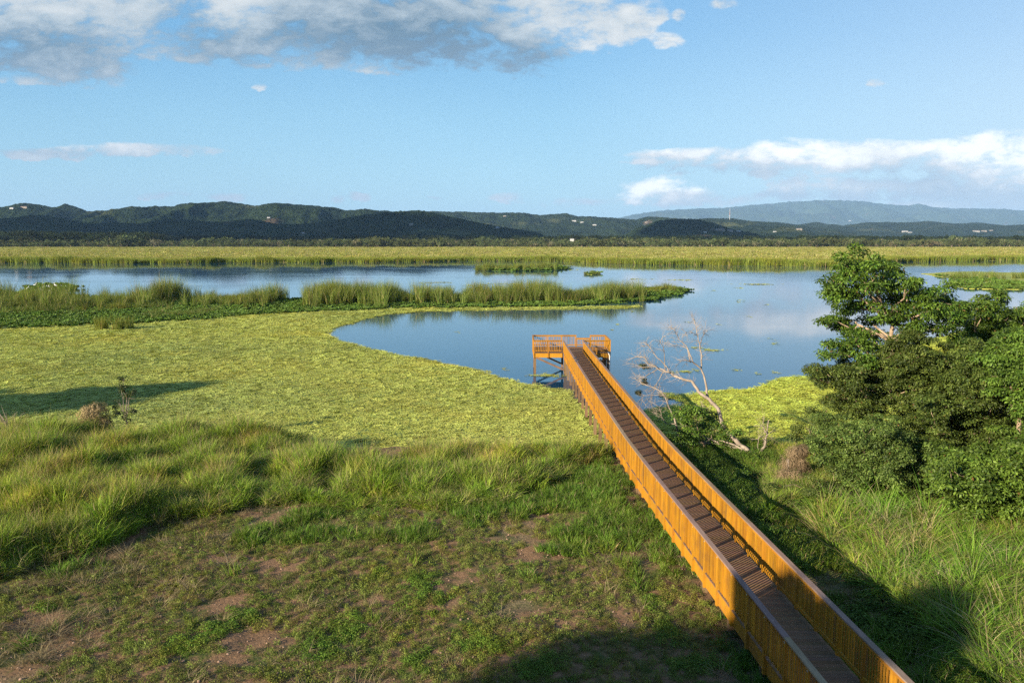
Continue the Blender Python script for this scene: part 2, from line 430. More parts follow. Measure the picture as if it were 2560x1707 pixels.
M_WOODS = leafmat('woodland_leaf', (1, 1, 1), .8, .1, .1, .4, (1.6, 1.3, 1.3), .004)

# ================================================================== STRUCTURE: ground, water, hills
far_px = [(-900, 602), (-300, 603), (0, 604), (300, 605), (600, 603), (900, 602), (1080, 600), (1300, 600.5), (1400, 605), (1520, 608), (1700, 610), (1900, 612),
          (1960, 612), (2050, 604), (2110, 601), (2352, 598), (2900, 597), (3600, 596)]
far_w = np.array([Gd(x, y) for x, y in far_px])
def yfar(x): return np.interp(x, far_w[:, 0], far_w[:, 1]) + 16 * (fbm(np.asarray(x) * .035, 0 * np.asarray(x), 4, .6) - .5)
def yshore(x):
    x = np.asarray(x, float)
    return 43.4 + 2.2 * (fbm(x * .13, x * 0 + 3, 3) - .5) + np.clip(x - 22, 0, 60) * .12 + np.clip(-x - 20, 0, 60) * .05
def sstep(a, b, v):
    k = np.clip((v - a) / (b - a), 0, 1); return k * k * (3 - 2 * k)
def ground_z(x, y):
    x = np.asarray(x, float); y = np.asarray(y, float)
    z = -0.7 + 1.8 * sstep(-2.5, 4.8, yshore(x) - y)
    near = sstep(60, 46, y)
    z = z + near * (.26 * (fbm(x * .35, y * .35, 3) - .5) + .14 * (fbm(x * 1.5, y * 1.5, 3, .6, 9) - .5) + .06 * (fbm(x * 5, y * 5, 2, .5, 4) - .5))
    z = z + 1.15 * sstep(-4, 5, y - yfar(x))
    return z
xs = np.concatenate([-np.geomspace(34, 40000, 70)[::-1], np.arange(-33.8, 34, .2), np.geomspace(34, 40000, 70)])
ys = np.concatenate([np.linspace(-60, 5, 20)[:-1], np.arange(5, 50, .2), np.linspace(50, 300, 30)[1:], np.arange(303, 520, 3), np.linspace(520, 2000, 50), np.geomspace(2030, 40000, 40)])
gx, gy = np.meshgrid(xs, ys)
gz = ground_z(gx, gy)
def gridfaces(ny, nx):
    i = np.arange(ny * nx).reshape(ny, nx)
    return np.stack([i[:-1, :-1].ravel(), i[:-1, 1:].ravel(), i[1:, 1:].ravel(), i[1:, :-1].ravel()], 1)
tag(mesh('ground', np.stack([gx.ravel(), gy.ravel(), gz.ravel()], 1), gridfaces(*gx.shape), M_GROUND, smooth=True),
    'bare brown soil and turf running down to the lagoon and beyond it', kind='structure')
tag(mesh('water', [(-3000, 36, 0), (3000, 36, 0), (3000, 900, 0), (-3000, 900, 0)], np.array([[0, 1, 2, 3]]), M_WATER),
    'still blue lagoon reflecting sky and clouds', kind='structure')

def hillmat(name, dark, light, field_, soil_):
    m_, tt, o = newmat(name)
    gp = tt.node('ShaderNodeNewGeometry'); pos = gp.outputs['Position']
    a = tt.noise(pos, .010, 6, .75); b = tt.noise(pos, .0022, 4, .6); cc = tt.noise(pos, .0035, 3, .5, .4)
    c = tt.mix(tt.mapr(a, .35, .65), dark, light)
    c = tt.mix(tt.mapr(b, .57, .66), c, field_)
    c = tt.mix(tt.mapr(cc, .66, .71, 0, .8), c, soil_)
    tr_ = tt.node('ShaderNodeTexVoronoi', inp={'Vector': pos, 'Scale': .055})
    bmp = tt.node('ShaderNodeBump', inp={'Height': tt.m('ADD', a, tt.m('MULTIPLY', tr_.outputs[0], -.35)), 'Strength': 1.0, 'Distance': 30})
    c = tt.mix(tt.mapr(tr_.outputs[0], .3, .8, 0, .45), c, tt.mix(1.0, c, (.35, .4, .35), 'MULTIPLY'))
    p = tt.node('ShaderNodeBsdfPrincipled', inp={'Base Color': c, 'Roughness': 1., 'Specular IOR Level': 0., 'Normal': bmp.outputs[0]})
    tt.l.new(p.outputs[0], o.inputs[0]); return m_
M_HILL = hillmat('hill_forest', (.012, .022, .010), (.038, .058, .024), (.075, .085, .035), (.13, .09, .055))
M_MOUNT = hillmat('mountain_forest', (.03, .05, .025), (.05, .08, .035), (.07, .095, .04), (.12, .09, .06))

def ridge(name, D, prof, depth, mat, label, rough=.2, freq=1.0, back=1.0, nu=520, nv=60, seed=0, base=0.0):
    """a range of hills: prof = skyline in photograph pixels, stood at distance D"""
    prof = np.array(prof, float)
    u = np.linspace(prof[0, 0], prof[-1, 0], nu)
    yy = np.interp(u, prof[:, 0], prof[:, 1])
    k = np.hanning(7); k /= k.sum(); yy = np.convolve(np.pad(yy, 3, 'edge'), k, 'valid')
    v = np.linspace(0, 1, nv)
    Uu, Vv = np.meshgrid(u, v)
    Y0 = D - depth; Yv = Y0 + (depth * (1 + back * .5)) * Vv
    X = (Uu - CX) / F * D * (1 + (Yv / D - 1) * .35)
    top = np.array([AT(a, b, D)[2] for a, b in zip(u, yy)])
    top = top + (D / 1991.) * 3.2 * (fbm(u * .22, u * 0 + seed, 3, .7, seed) - .5)
    top = np.broadcast_to(top, X.shape)
    s_ = (Yv - Y0) / depth                     # 1 at the ridge line
    shape = np.where(s_ < 1, sstep(0, 1, s_) ** .85, 1 - sstep(1, 1 + back * .5, s_) * .8)
    fx = X / (depth * .33) * freq; fy = Yv / (depth * .5) * freq
    rn = np.abs(fbm(fx, fy, 5, .52, seed) - .5) * 2
    spur = 1 - rn * 2.6
    edge = 1 - np.clip(1 - np.abs(s_ - 1) * 3.5, 0, 1)     # keep the skyline itself
    Z = top * shape * (1 - rough * edge * (1 - spur)) + top * .05 * (fbm(X / D * 260, Yv / D * 260, 4, .6, seed + 3) - .5)
    endf = np.minimum(sstep(prof[0, 0], prof[0, 0] + 60, Uu) if prof[0, 0] > -500 else 1, sstep(prof[-1, 0], prof[-1, 0] - 60, Uu) if prof[-1, 0] < 3000 else 1)
    Z = base + np.maximum(Z, 0) * np.maximum(endf, .0) - 2 * (1 - endf)
    tag(mesh(name, np.stack([X.ravel(), Yv.ravel(), Z.ravel()], 1), gridfaces(*X.shape), mat, smooth=True), label, kind='structure')
    return (u, D, prof)
L_MAIN = [(-900, 520), (-400, 512), (0, 519), (40, 518), (86, 507), (113, 512), (152, 519), (179, 507), (208, 517), (232, 527), (283, 524), (342, 515), (387, 519), (417, 515), (464, 516),
          (491, 509), (521, 507), (577, 503), (613, 510), (649, 516), (700, 508), (760, 511), (800, 514), (845, 518), (871, 526), (925, 522), (980, 528), (1050, 534), (1120, 545), (1200, 560), (1290, 575), (1340, 590)]
L_FRONT = [(-900, 552), (-200, 548), (0, 548), (60, 545), (110, 536), (170, 545), (230, 560), (300, 556), (360, 560), (430, 545), (500, 552), (560, 556), (640, 548), (700, 560), (780, 560), (850, 549),
           (930, 534), (990, 528), (1034, 525), (1061, 526), (1100, 534), (1143, 544), (1190, 555), (1250, 565), (1330, 578), (1400, 590)]
MID = [(960, 545), (1040, 532), (1083, 528), (1130, 530), (1170, 530), (1230, 532), (1280, 532), (1313, 532), (1351, 538), (1413, 533), (1443, 541), (1525, 543), (1585, 549), (1617, 541), (1683, 546),
       (1720, 550), (1759, 546), (1824, 546), (1878, 553), (1933, 555), (1987, 563), (2060, 572), (2150, 585)]
KNOLL = [(1520, 590), (1570, 578), (1600, 566), (1639, 552), (1693, 547), (1742, 549), (1786, 561), (1813, 571), (1880, 583), (1930, 592)]
RIGHT = [(1900, 575), (1960, 565), (1987, 562), (2031, 555), (2085, 567), (2150, 556), (2205, 555), (2260, 556), (2308, 552), (2368, 560), (2428, 557), (2493, 564), (2560, 562), (2800, 556), (3300, 560), (3600, 562)]
KN2 = [(1820, 590), (1900, 577), (1937, 567), (1975, 568), (2010, 580), (2060, 590)]
MT = [(1420, 575), (1480, 556), (1536, 546), (1590, 535), (1661, 525), (1743, 521), (1797, 521), (1879, 512), (1960, 504), (2042, 501.5), (2151, 503), (2232, 513), (2259, 514), (2276, 508),
      (2314, 517), (2368, 521), (2450, 522), (2560, 529), (2800, 535), (3600, 545)]
ridge('mountains', 27000, MT, 7500, M_MOUNT, 'pale blue mountain range on the horizon', .35, 1.6, seed=5, nu=420)
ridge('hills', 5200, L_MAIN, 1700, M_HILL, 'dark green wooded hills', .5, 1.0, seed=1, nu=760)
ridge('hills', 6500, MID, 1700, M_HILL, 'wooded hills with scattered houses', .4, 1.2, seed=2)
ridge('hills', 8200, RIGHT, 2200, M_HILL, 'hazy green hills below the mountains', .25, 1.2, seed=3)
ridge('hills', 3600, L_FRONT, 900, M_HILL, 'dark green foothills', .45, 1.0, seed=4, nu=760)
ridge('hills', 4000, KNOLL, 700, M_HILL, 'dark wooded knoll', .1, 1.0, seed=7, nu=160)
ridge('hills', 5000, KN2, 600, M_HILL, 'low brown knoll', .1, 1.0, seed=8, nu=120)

# ================================================================== BOARDWALK
ZD = 1.88
cl_pts = np.array([(10, 6.38), (13, 6.18), (15, 6.06), (20, 5.77), (28, 5.30), (33, 5.03), (36, 4.93), (50, 4.66), (68.76, 4.39), (75, 4.3)])
def cx(s): return np.interp(s, cl_pts[:, 0], cl_pts[:, 1]) + .93
bw = tag(empty('boardwalk', (float(cx(40)), 40, 0)), 'long orange timber boardwalk on posts ending in a viewing platform over the lagoon', 'boardwalk')
rr = random.Random(3)
def tone(a=.78, b=1.12): 
    k = rr.uniform(a, b); return (k, k * rr.uniform(.92, 1.04), k * rr.uniform(.85, 1.1))
class Run:
    """one straight railing from p0 to p1 (plan), n = outward normal"""
    def __init__(s, p0, p1, n, zd=ZD, top=1.03):
        s.p0 = np.array(p0, float); s.d = np.array(p1, float) - s.p0; s.L = np.linalg.norm(s.d); s.d /= s.L
        s.n = np.array(n, float); s.zd = zd; s.top = top
    def hexa(s, mb, a0, a1, t0, t1, z0, z1, c):
        c8 = []
        for z in (z0, z1):
            for a, tt_ in ((a0, t0), (a1, t0), (a1, t1), (a0, t1)):
                q = s.p0 + s.d * a + s.n * tt_
                c8.append((q[0], q[1], s.zd + z))
        mb.hexa(c8, c)
    def panel(s, mb, a0, a1, npk):
        tp_ = s.top
        s.hexa(mb, a0, a1, -.038, .0, tp_ - .10, tp_ - .002, tone())
        s.hexa(mb, a0, a1, -.038, .0, .09, .18, tone())
        for k in range(npk):
            c_ = a0 + (k + .5) * (a1 - a0) / npk
            wv = .020 + rr.uniform(-.001, .001)
            s.hexa(mb, c_ - wv, c_ + wv, 0.001, .031, .085 + rr.uniform(-.01, .01), tp_ - .004, tone(.66, 1.16) if rr.random() > .05 else (.62, .66, 1.6))
    def post(s, mb, a, z0=-.47):
        s.hexa(mb, a - .045, a + .045, -.035, .040, z0, s.top - .003, tone(.85, 1.1))
    def cap(s, mb, a0, a1, tn=None):
        s.hexa(mb, a0, a1, -.072, .072, s.top, s.top + .04, tn or tone(.85, 1.1))
NB = 47
nodes = [13.0 + 1.186 * i for i in range(48)]
nodes[-1] = 68.74
deck_cache = []
for side in (-1, 1):
    capmb = None
    for i in range(len(nodes) - 1):
        s0, s1 = nodes[i], nodes[i + 1]
        p0 = (cx(s0) + side * .858, s0); p1 = (cx(s1) + side * .858, s1)
        d = np.array(p1) - np.array(p0); d /= np.linalg.norm(d)
        n = np.array((d[1], -d[0])) * side
        rn_ = Run(p0, p1, n)
        mb = MB(); rn_.panel(mb, .05, rn_.L - .05, 9); mb.build('railing_panel', M_STAIN, bw)
        mb = MB(); rn_.post(mb, 0); mb.build('rail_post', M_STAIN, bw)
        mb = MB()                                                    # bolt heads at the post
        rn_.hexa(mb, -.016, .016, .041, .050, .93, .96, 1.)
        if i < 14: mb.build('bolt', M_BOLT, bw)
        if i % 2 == 0:
            s2 = nodes[min(i + 2, len(nodes) - 1)]
            q1 = (cx(s2) + side * .858, s2)
            rb = Run(p0, q1, n)
            mb = MB(); rb.hexa(mb, -.0, rb.L - .006, -.075, -.037, -.47, -.055, tone()); mb.build('rim_board', M_STAIN, bw)
        if i % 3 == 0:
            s2 = nodes[min(i + 3, len(nodes) - 1)]
            q1 = (cx(s2) + side * .858, s2)
            rb = Run(p0, q1, n)
            mb = MB(); rb.cap(mb, 0, rb.L - .004); mb.build('cap_board', M_CAP, bw)
# deck planks
mb = MB(); y = 13.0
while y < 68.7:
    wv = .138; ya, yb = y, min(y + wv, 68.74)
    a_, b_ = -.868 + rr.uniform(-.006, .006), .868 + rr.uniform(-.006, .006)
    za = ZD - .038 + rr.uniform(-.002, .002); zb = ZD + rr.uniform(-.002, .002)
    mb.hexa([(cx(ya) + a_, ya, za), (cx(ya) + b_, ya, za), (cx(yb) + b_, yb, za), (cx(yb) + a_, yb, za),
             (cx(ya) + a_, ya, zb), (cx(ya) + b_, ya, zb), (cx(yb) + b_, yb, zb), (cx(yb) + a_, yb, zb)], tone(.88, 1.1))
    y += .145
mb.build('deck', M_DECK, bw)
# bents
for k in range(-3, 21):
    s = 20.6 + 2.365 * k
    for side in (-1, 1):
        X = cx(s) + side * .685
        zg = float(ground_z(X, s)) - .25 if s < 46 else -.9
        mb = MB(); mb.box(X - .085, X + .085, s - .085, s + .085, zg, ZD - .06, tone(.8, 1.15)); mb.build('support_post', M_POST, bw)
    mb = MB(); mb.box(cx(s) - .80, cx(s) + .80, s - .12, s - .075, ZD - .60, ZD - .38, tone()); mb.build('cross_beam', M_POST, bw)
    if s > 44:
        mb = MB(); mb.beam((cx(s) - .78, s + .1, ZD - .5), (cx(s) + .78, s + .1, .15), .04, .14, tone()); mb.build('cross_brace', M_POST, bw)
# platform
PX0, PX1, PY0, PY1 = 1.91, 8.56, 68.83, 72.67
def runp(p0, p1, n, nb, top=1.03, first=True, last=True, npk=8):
    rn_ = Run(p0, p1, n, top=top)
    for k in range(nb + 1):
        if (k == 0 and not first) or (k == nb and not last): continue
        mb = MB(); rn_.post(mb, k * rn_.L / nb); mb.build('rail_post', M_STAIN, bw)
    for k in range(nb):
        mb = MB(); rn_.panel(mb, k * rn_.L / nb + .05, (k + 1) * rn_.L / nb - .05, npk); mb.build('platform_railing', M_STAIN, bw)
    mb = MB(); rn_.cap(mb, -.06, rn_.L + .06); mb.build('platform_cap', M_STAIN, bw)
    mb = MB(); rn_.hexa(mb, 0, rn_.L, -.076, -.038, -.47, -.055, tone()); mb.build('platform_rim', M_STAIN, bw)
pl, pr = cx(68.76) - .858, cx(68.76) + .858
runp((PX0, PY0), (pl - .06, PY0), (0, -1), 2, last=False)
runp((pr + .06, PY0), (PX1, PY0), (0, -1), 2, first=False)
runp((PX0, PY0 + .1), (PX0, PY1 - .1), (-1, 0), 3)
runp((PX1, PY0 + .1), (PX1, PY1 - .1), (1, 0), 3)
runp((PX0, PY1), (5.86, PY1), (0, 1), 3)
runp((5.92, PY1), (7.14, PY1), (0, 1), 1, top=.76)
runp((7.20, PY1), (PX1, PY1), (0, 1), 1)
mb = MB(); y = PY0 - .08
while y < PY1:
    mb.box(PX0 + .03 , PX1 - .03, y, min(y + .138, PY1), ZD - .038, ZD + rr.uniform(-.002, .002), tone(.75, 1.2)); y += .145
mb.build('platform_deck', M_DECK, bw)
for (X, Y) in ((2.02, 68.98), (4.62, 69.0), (6.1, 69.0), (8.4, 68.98), (2.05, 72.5), (4.62, 72.5), (6.1, 72.5), (8.4, 72.5), (7.3, 70.8), (8.4, 70.8)):
    mb = MB(); mb.box(X - .09, X + .09, Y - .09, Y + .09, -.9, ZD - .06, tone(.85, 1.15)); mb.build('platform_pile', M_POST, bw)
for a_, b_ in (((2.1, 68.88, 1.42), (4.6, 68.88, .3)), ((2.1, 72.4, 1.45), (4.6, 72.4, .3)), ((6.2, 72.4, 1.4), (8.3, 72.4, .4)), ((8.3, 68.88, 1.3), (7.3, 70.7, .5))):
    mb = MB(); mb.beam(a_, b_, .05, .16, tone()); mb.build('cross_brace', M_POST, bw)
mb = MB()
mb.tube([(8.35, 68.72, 1.9), (8.42, 68.66, 1.85), (8.5, 68.62, 1.6), (8.52, 68.62, 1.0), (8.52, 68.62, -.5)], .06, 8)
mb.build('drain_pipe', M_PIPE, bw, smooth=True)

# ================================================================== VEGETATION BUILDERS
def blades(n, h, spread, w_, lean, seg=3, col=((.10, .17, .03), (.16, .2, .05)), seed=0, hv=.35, stiff=.6, dry=0.0, drycol=(.32, .27, .14), zb=0.0):
    """a tuft of curved grass blades: returns V, F(quads), C"""
    q = np.random.default_rng(seed)
    a = q.random(n) * 2 * math.pi; r = spread * np.sqrt(q.random(n))
    base = np.stack([np.cos(a) * r, np.sin(a) * r, np.full(n, -.03)], 1)
    base[:, 2] += zb * q.random(n) ** .8
    hh = h * (1 - hv + 2 * hv * q.random(n))
    la = a + q.normal(0, .9, n); ln = lean * (.3 + q.random(n)) 
    ww = w_ * (.7 + .6 * q.random(n))
    face = la + q.normal(0, .8, n) + math.pi / 2
    sdv = np.stack([np.cos(face), np.sin(face), np.zeros(n)], 1)
    V_ = []; C = []
    c0, c1 = np.array(col[0]), np.array(col[1])
    mixk = q.random(n)[:, None]; cc = c0 * (1 - mixk) + c1 * mixk
    isd = q.random(n) < dry; cc[isd] = np.array(drycol) * (.7 + .6 * q.random((isd.sum(), 1)))
    for k in range(seg + 1):
        t_ = k / seg
        out_ = ln * hh * t_ ** (1.4 + stiff)
        z = hh * (t_ - .25 * ln * t_ ** 3)
        p_ = base + np.stack([np.cos(la) * out_, np.sin(la) * out_, z], 1)
        wk = (ww * (1 - t_ ** 1.5) * .5 + .0008)[:, None]
        V_.append(p_ - sdv * wk); V_.append(p_ + sdv * wk)
        C.append(cc); C.append(cc)
    V_ = np.stack(V_, 1).reshape(-1, 3); C = np.stack(C, 1).reshape(-1, 3)
    st = (seg + 1) * 2
    f = np.array([[2 * k, 2 * k + 1, 2 * k + 3, 2 * k + 2] for k in range(seg)])
    Fq = (f[None] + (np.arange(n) * st)[:, None, None]).reshape(-1, 4)
    return V_, Fq, C
def leaf_quads(pos, nrm, size, aspect, q, cols, droop=0.0, tipdir=None):
    """kite-shaped folded leaves; pos (n,3) nrm (n,3)"""
    n = len(pos)
    nrm = nrm / (np.linalg.norm(nrm, axis=1)[:, None] + 1e-9)
    if tipdir is None: tipdir = q.normal(0, 1, (n, 3))
    tdir = tipdir - nrm * (tipdir * nrm).sum(1)[:, None]
    tdir /= np.linalg.norm(tdir, axis=1)[:, None] + 1e-9
    tdir[:, 2] -= droop; tdir /= np.linalg.norm(tdir, axis=1)[:, None]
    s_ = np.cross(nrm, tdir); s_ /= np.linalg.norm(s_, axis=1)[:, None] + 1e-9
    sz = np.broadcast_to(size, (n,))[:, None]
    a = pos; b = pos + tdir * sz * .5 + s_ * sz * aspect * .5 + nrm * sz * .06; c = pos + tdir * sz - nrm * sz * .05; d = pos + tdir * sz * .5 - s_ * sz * aspect * .5 + nrm * sz * .06
    V_ = np.stack([a, b, c, d], 1).reshape(-1, 3)
    Fq = np.arange(4 * n).reshape(-1, 4)
    return V_, Fq, np.repeat(cols, 4, 0)
def rdirs(q, n, up=0.0):
    v = q.normal(0, 1, (n, 3)); v[:, 2] += up
    return v / np.linalg.norm(v, axis=1)[:, None]
def join(parts):
    V_ = []; Fq = []; C = []; k = 0
    for a, b, c in parts:
        V_.append(a); Fq.append(b + k); C.append(c); k += len(a)
    return np.concatenate(V_), np.concatenate(Fq), np.concatenate(C)

PROTO = bpy.data.collections.new('prototypes')      # never linked to the scene
def protos(name, mat, makers):
    c = bpy.data.collections.new(name)
    for i, m_ in enumerate(makers):
        V_, Fq, C = m_
        ob = mesh('%s_%02d' % (name, i), V_, Fq, mat, None, C, link=False)
        c.objects.link(ob)
    return c
def scatter(name, pts, scl, coll, n_proto, label, rot=None, tilt=.12, seed=0, squash=None):
    """stuff: one object that scatters leaf or blade clumps over points"""
    q = np.random.default_rng(seed + 99)
    n = len(pts)
    me = bpy.data.meshes.new(name)
    me.vertices.add(n); me.vertices.foreach_set('co', np.asarray(pts, np.float32).ravel())
    ro = np.stack([q.normal(0, tilt, n), q.normal(0, tilt, n), q.random(n) * 6.283 if rot is None else rot], 1).astype(np.float32)
    at = me.attributes.new('rot', 'FLOAT_VECTOR', 'POINT'); at.data.foreach_set('vector', ro.ravel())
    sc3 = np.repeat(np.asarray(scl, np.float32)[:, None], 3, 1) if np.ndim(scl) == 1 else np.asarray(scl, np.float32)
    at = me.attributes.new('scl', 'FLOAT_VECTOR', 'POINT'); at.data.foreach_set('vector', sc3.ravel())
    at = me.attributes.new('pick', 'INT', 'POINT'); at.data.foreach_set('value', q.integers(0, n_proto, n).astype(np.int32))
    o = bpy.data.objects.new(name, me); sc.collection.objects.link(o)
    ng = bpy.data.node_groups.new('scatter_' + name, 'GeometryNodeTree')
    ng.interface.new_socket('Geometry', in_out='INPUT', socket_type='NodeSocketGeometry')
    ng.interface.new_socket('Geometry', in_out='OUTPUT', socket_type='NodeSocketGeometry')
    N = ng.nodes; L = ng.links
    gi = N.new('NodeGroupInput'); go = N.new('NodeGroupOutput')
    ci = N.new('GeometryNodeCollectionInfo'); ci.inputs[0].default_value = coll
    ci.inputs['Separate Children'].default_value = True; ci.inputs['Reset Children'].default_value = True
    io = N.new('GeometryNodeInstanceOnPoints'); io.inputs['Pick Instance'].default_value = True
    def attr(nm, ty):
        a = N.new('GeometryNodeInputNamedAttribute'); a.data_type = ty; a.inputs[0].default_value = nm; return a.outputs[0]
    L.new(gi.outputs[0], io.inputs['Points']); L.new(ci.outputs[0], io.inputs['Instance'])
    L.new(attr('pick', 'INT'), io.inputs['Instance Index'])
    L.new(attr('rot', 'FLOAT_VECTOR'), io.inputs['Rotation']); L.new(attr('scl', 'FLOAT_VECTOR'), io.inputs['Scale'])
    L.new(io.outputs[0], go.inputs[0])
    md = o.modifiers.new('scatter', 'NODES'); md.node_group = ng
    return tag(o, label, kind='stuff')

# ------------------------------------------------------------------ prototypes
Q = np.random.default_rng(21)
def rosette(seed, n=9, r=.17, col=((.24, .34, .03), (.36, .42, .05)), up=.32):
    q = np.random.default_rng(seed)
    a = np.arange(n) / n * 6.283 + q.normal(0, .2, n)
    el = up * (.5 + q.random(n))
    d = np.stack([np.cos(a) * np.cos(el), np.sin(a) * np.cos(el), np.sin(el)], 1)
    nr = np.stack([-np.cos(a) * np.sin(el), -np.sin(a) * np.sin(el), np.cos(el)], 1)
    k = q.random((n, 1)); c = np.array(col[0]) * (1 - k) + np.array(col[1]) * k
    return leaf_quads(np.zeros((n, 3)) + d * .02, nr, r * (.7 + .5 * q.random(n)), .85, q, c, 0, d)
LETT = protos('lettuce_clump', M_LETTUCE, [join([tuple([a + np.array((x, y, 0)), f, c]) for (a, f, c), x, y in
        [(rosette(s * 9 + i, 7, .052, ((.42, .47, .08), (.64, .66, .18))), *Q.normal(0, .16, 2)) for i in range(17)]]) for s in range(6)])
LETY = protos('yellow_lettuce_clump', M_LETTUCE, [join([tuple([a + np.array((x, y, 0)), f, c]) for (a, f, c), x, y in
        [(rosette(500 + s * 9 + i, 7, .055, ((.44, .52, .06), (.64, .70, .14))), *Q.normal(0, .16, 2)) for i in range(17)]]) for s in range(6)])
HYA = protos('hyacinth_clump', M_HYA, [join([tuple([a + np.array((x, y, 0)), f, c]) for (a, f, c), x, y in
        [(rosette(100 + s * 7 + i, 8, .24, ((.075, .145, .02), (.15, .23, .04)), .9), *Q.normal(0, .2, 2)) for i in range(5)]]) for s in range(5)])
GR = protos('tall_grass_tuft', M_GRASS,
     [join([blades(26, .95, .22, .016, .5, 4, ((.14, .27, .02), (.31, .43, .05)), s, .3, .5, .12), blades(74, .42, .27, .024, 1.0, 3, ((.11, .23, .018), (.34, .43, .06)), 20 + s, .4, .4, .06, zb=.62)]) for s in range(4)] +
     [join([blades(40, 1.0, .24, .014, .6, 4, ((.30, .33, .06), (.48, .42, .14)), 40 + s, .4, .4, .5), blades(50, .38, .27, .020, 1.1, 3, ((.20, .30, .03), (.40, .44, .09)), 50 + s, .4, .4, .3, zb=.65)]) for s in range(2)])
GRS = protos('short_grass_tuft', M_GRASS,
     [blades(50, .24, .17, .014, .9, 3, ((.08, .17, .016), (.16, .25, .035)), 60 + s, .4, .4, .15, zb=.06) for s in range(4)])
BIG = protos('guinea_grass_clump', M_GRASS,
     [blades(84, 1.15, .32, .033, 1.25, 5, ((.09, .22, .016), (.23, .37, .045)), 80 + s, .35, .5, .12) for s in range(4)] +
     [blades(80, 1.0, .32, .032, 1.35, 5, ((.22, .29, .05), (.40, .41, .12)), 90 + s, .35, .5, .5, (.40, .35, .2)) for s in range(2)])
REED = protos('reed_clump', M_REED,
     [blades(50, 2.7, .55, .045, .38, 4, ((.085, .145, .02), (.20, .24, .05)), 120 + s, .3, .8, .12, (.36, .30, .14)) for s in range(5)])
REEDF = protos('far_reed_clump', M_REED,
     [blades(40, 2.4, 1.5, .16, .22, 2, ((.11, .17, .02), (.27, .31, .05)), 140 + s, .3, .8, .10, (.36, .30, .14)) for s in range(4)])
MARSH = protos('marsh_tuft', M_REED,
     [blades(40, 2.4, 1.5, .16, .22, 2, ((.17, .23, .03), (.33, .34, .065)), 160 + s, .3, .8, .25, (.50, .42, .20)) for s in range(4)])
def weed(seed, n=90, r=.22, h=.16, size=.042, col=((.10, .15, .025), (.22, .26, .055))):
    q = np.random.default_rng(seed)
    d = rdirs(q, n); d[:, 2] = np.abs(d[:, 2])
    rad = (.35 + .65 * q.random((n, 1)))
    pos = d * rad * np.array((r, r, h)); k = q.random((n, 1))
    c = np.array(col[0]) * (1 - k) + np.array(col[1]) * k
    return leaf_quads(pos, d * .6 + q.normal(0, .5, (n, 3)) + np.array((0, 0, .6)), size * (.6 + .8 * q.random(n)), .6, q, c)
WEED = protos('weed_clump', M_WEED, [weed(200 + s) for s in range(4)] + [weed(210 + s, 80, .26, .10, .035, ((.15, .145, .05), (.22, .19, .07))) for s in range(3)])
CLOV = protos('green_weed_clump', M_WEED, [weed(220 + s, 150, .28, .22, .05, ((.08, .16, .018), (.16, .24, .035))) for s in range(4)])
STRAWP = protos('straw_tuft', M_DRY, [blades(40, .22, .22, .010, 2.2, 3, ((.20, .155, .08), (.30, .24, .14)), 230 + s, .5, .2, .0) for s in range(4)])
VINE = protos('vine_leaf_clump', M_WEED, [weed(240 + s, 190, .42, .36, .07, ((.045, .095, .012), (.12, .18, .03))) for s in range(4)])
def clod(seed):
    q = np.random.default_rng(seed)
    th = np.linspace(0, 2 * math.pi, 7)[:-1]; V_ = [(0, 0, .7)]
    for z, r_ in ((.45, .75), (0, 1.), (-.4, .8)):
        for a in th: V_.append((math.cos(a) * r_ * q.uniform(.75, 1.2), math.sin(a) * r_ * q.uniform(.75, 1.2), z * q.uniform(.8, 1.2)))
    V_ = np.array(V_) * .035
    f = [[0, 1 + i, 1 + (i + 1) % 6, 0] for i in range(6)]
    Fq = []
    for k in range(2):
        for i in range(6): Fq.append([1 + k * 6 + i, 7 + k * 6 + i, 7 + k * 6 + (i + 1) % 6, 1 + k * 6 + (i + 1) % 6])
    top = [[0, 1, 2, 3], [0, 3, 4, 5], [0, 5, 6, 1]]
    k = q.uniform(.7, 1.3)
    return V_, np.array(top + Fq), np.full((len(V_), 3), 1.) * np.array((.21, .135, .09)) * k
M_STONE, tt, o = newmat('clod')
at_ = tt.node('ShaderNodeAttribute', attribute_name='col'); oi_ = tt.node('ShaderNodeObjectInfo')
hs_ = tt.node('ShaderNodeHueSaturation', inp={'Color': at_.outputs[0], 'Value': tt.mapr(oi_.outputs['Random'], 0, 1, .6, 1.5)})
p = tt.node('ShaderNodeBsdfPrincipled', inp={'Base Color': hs_.outputs[0], 'Roughness': .9}); tt.l.new(p.outputs[0], o.inputs[0])
CLOD = protos('stone', M_STONE, [clod(i) for i in range(5)])

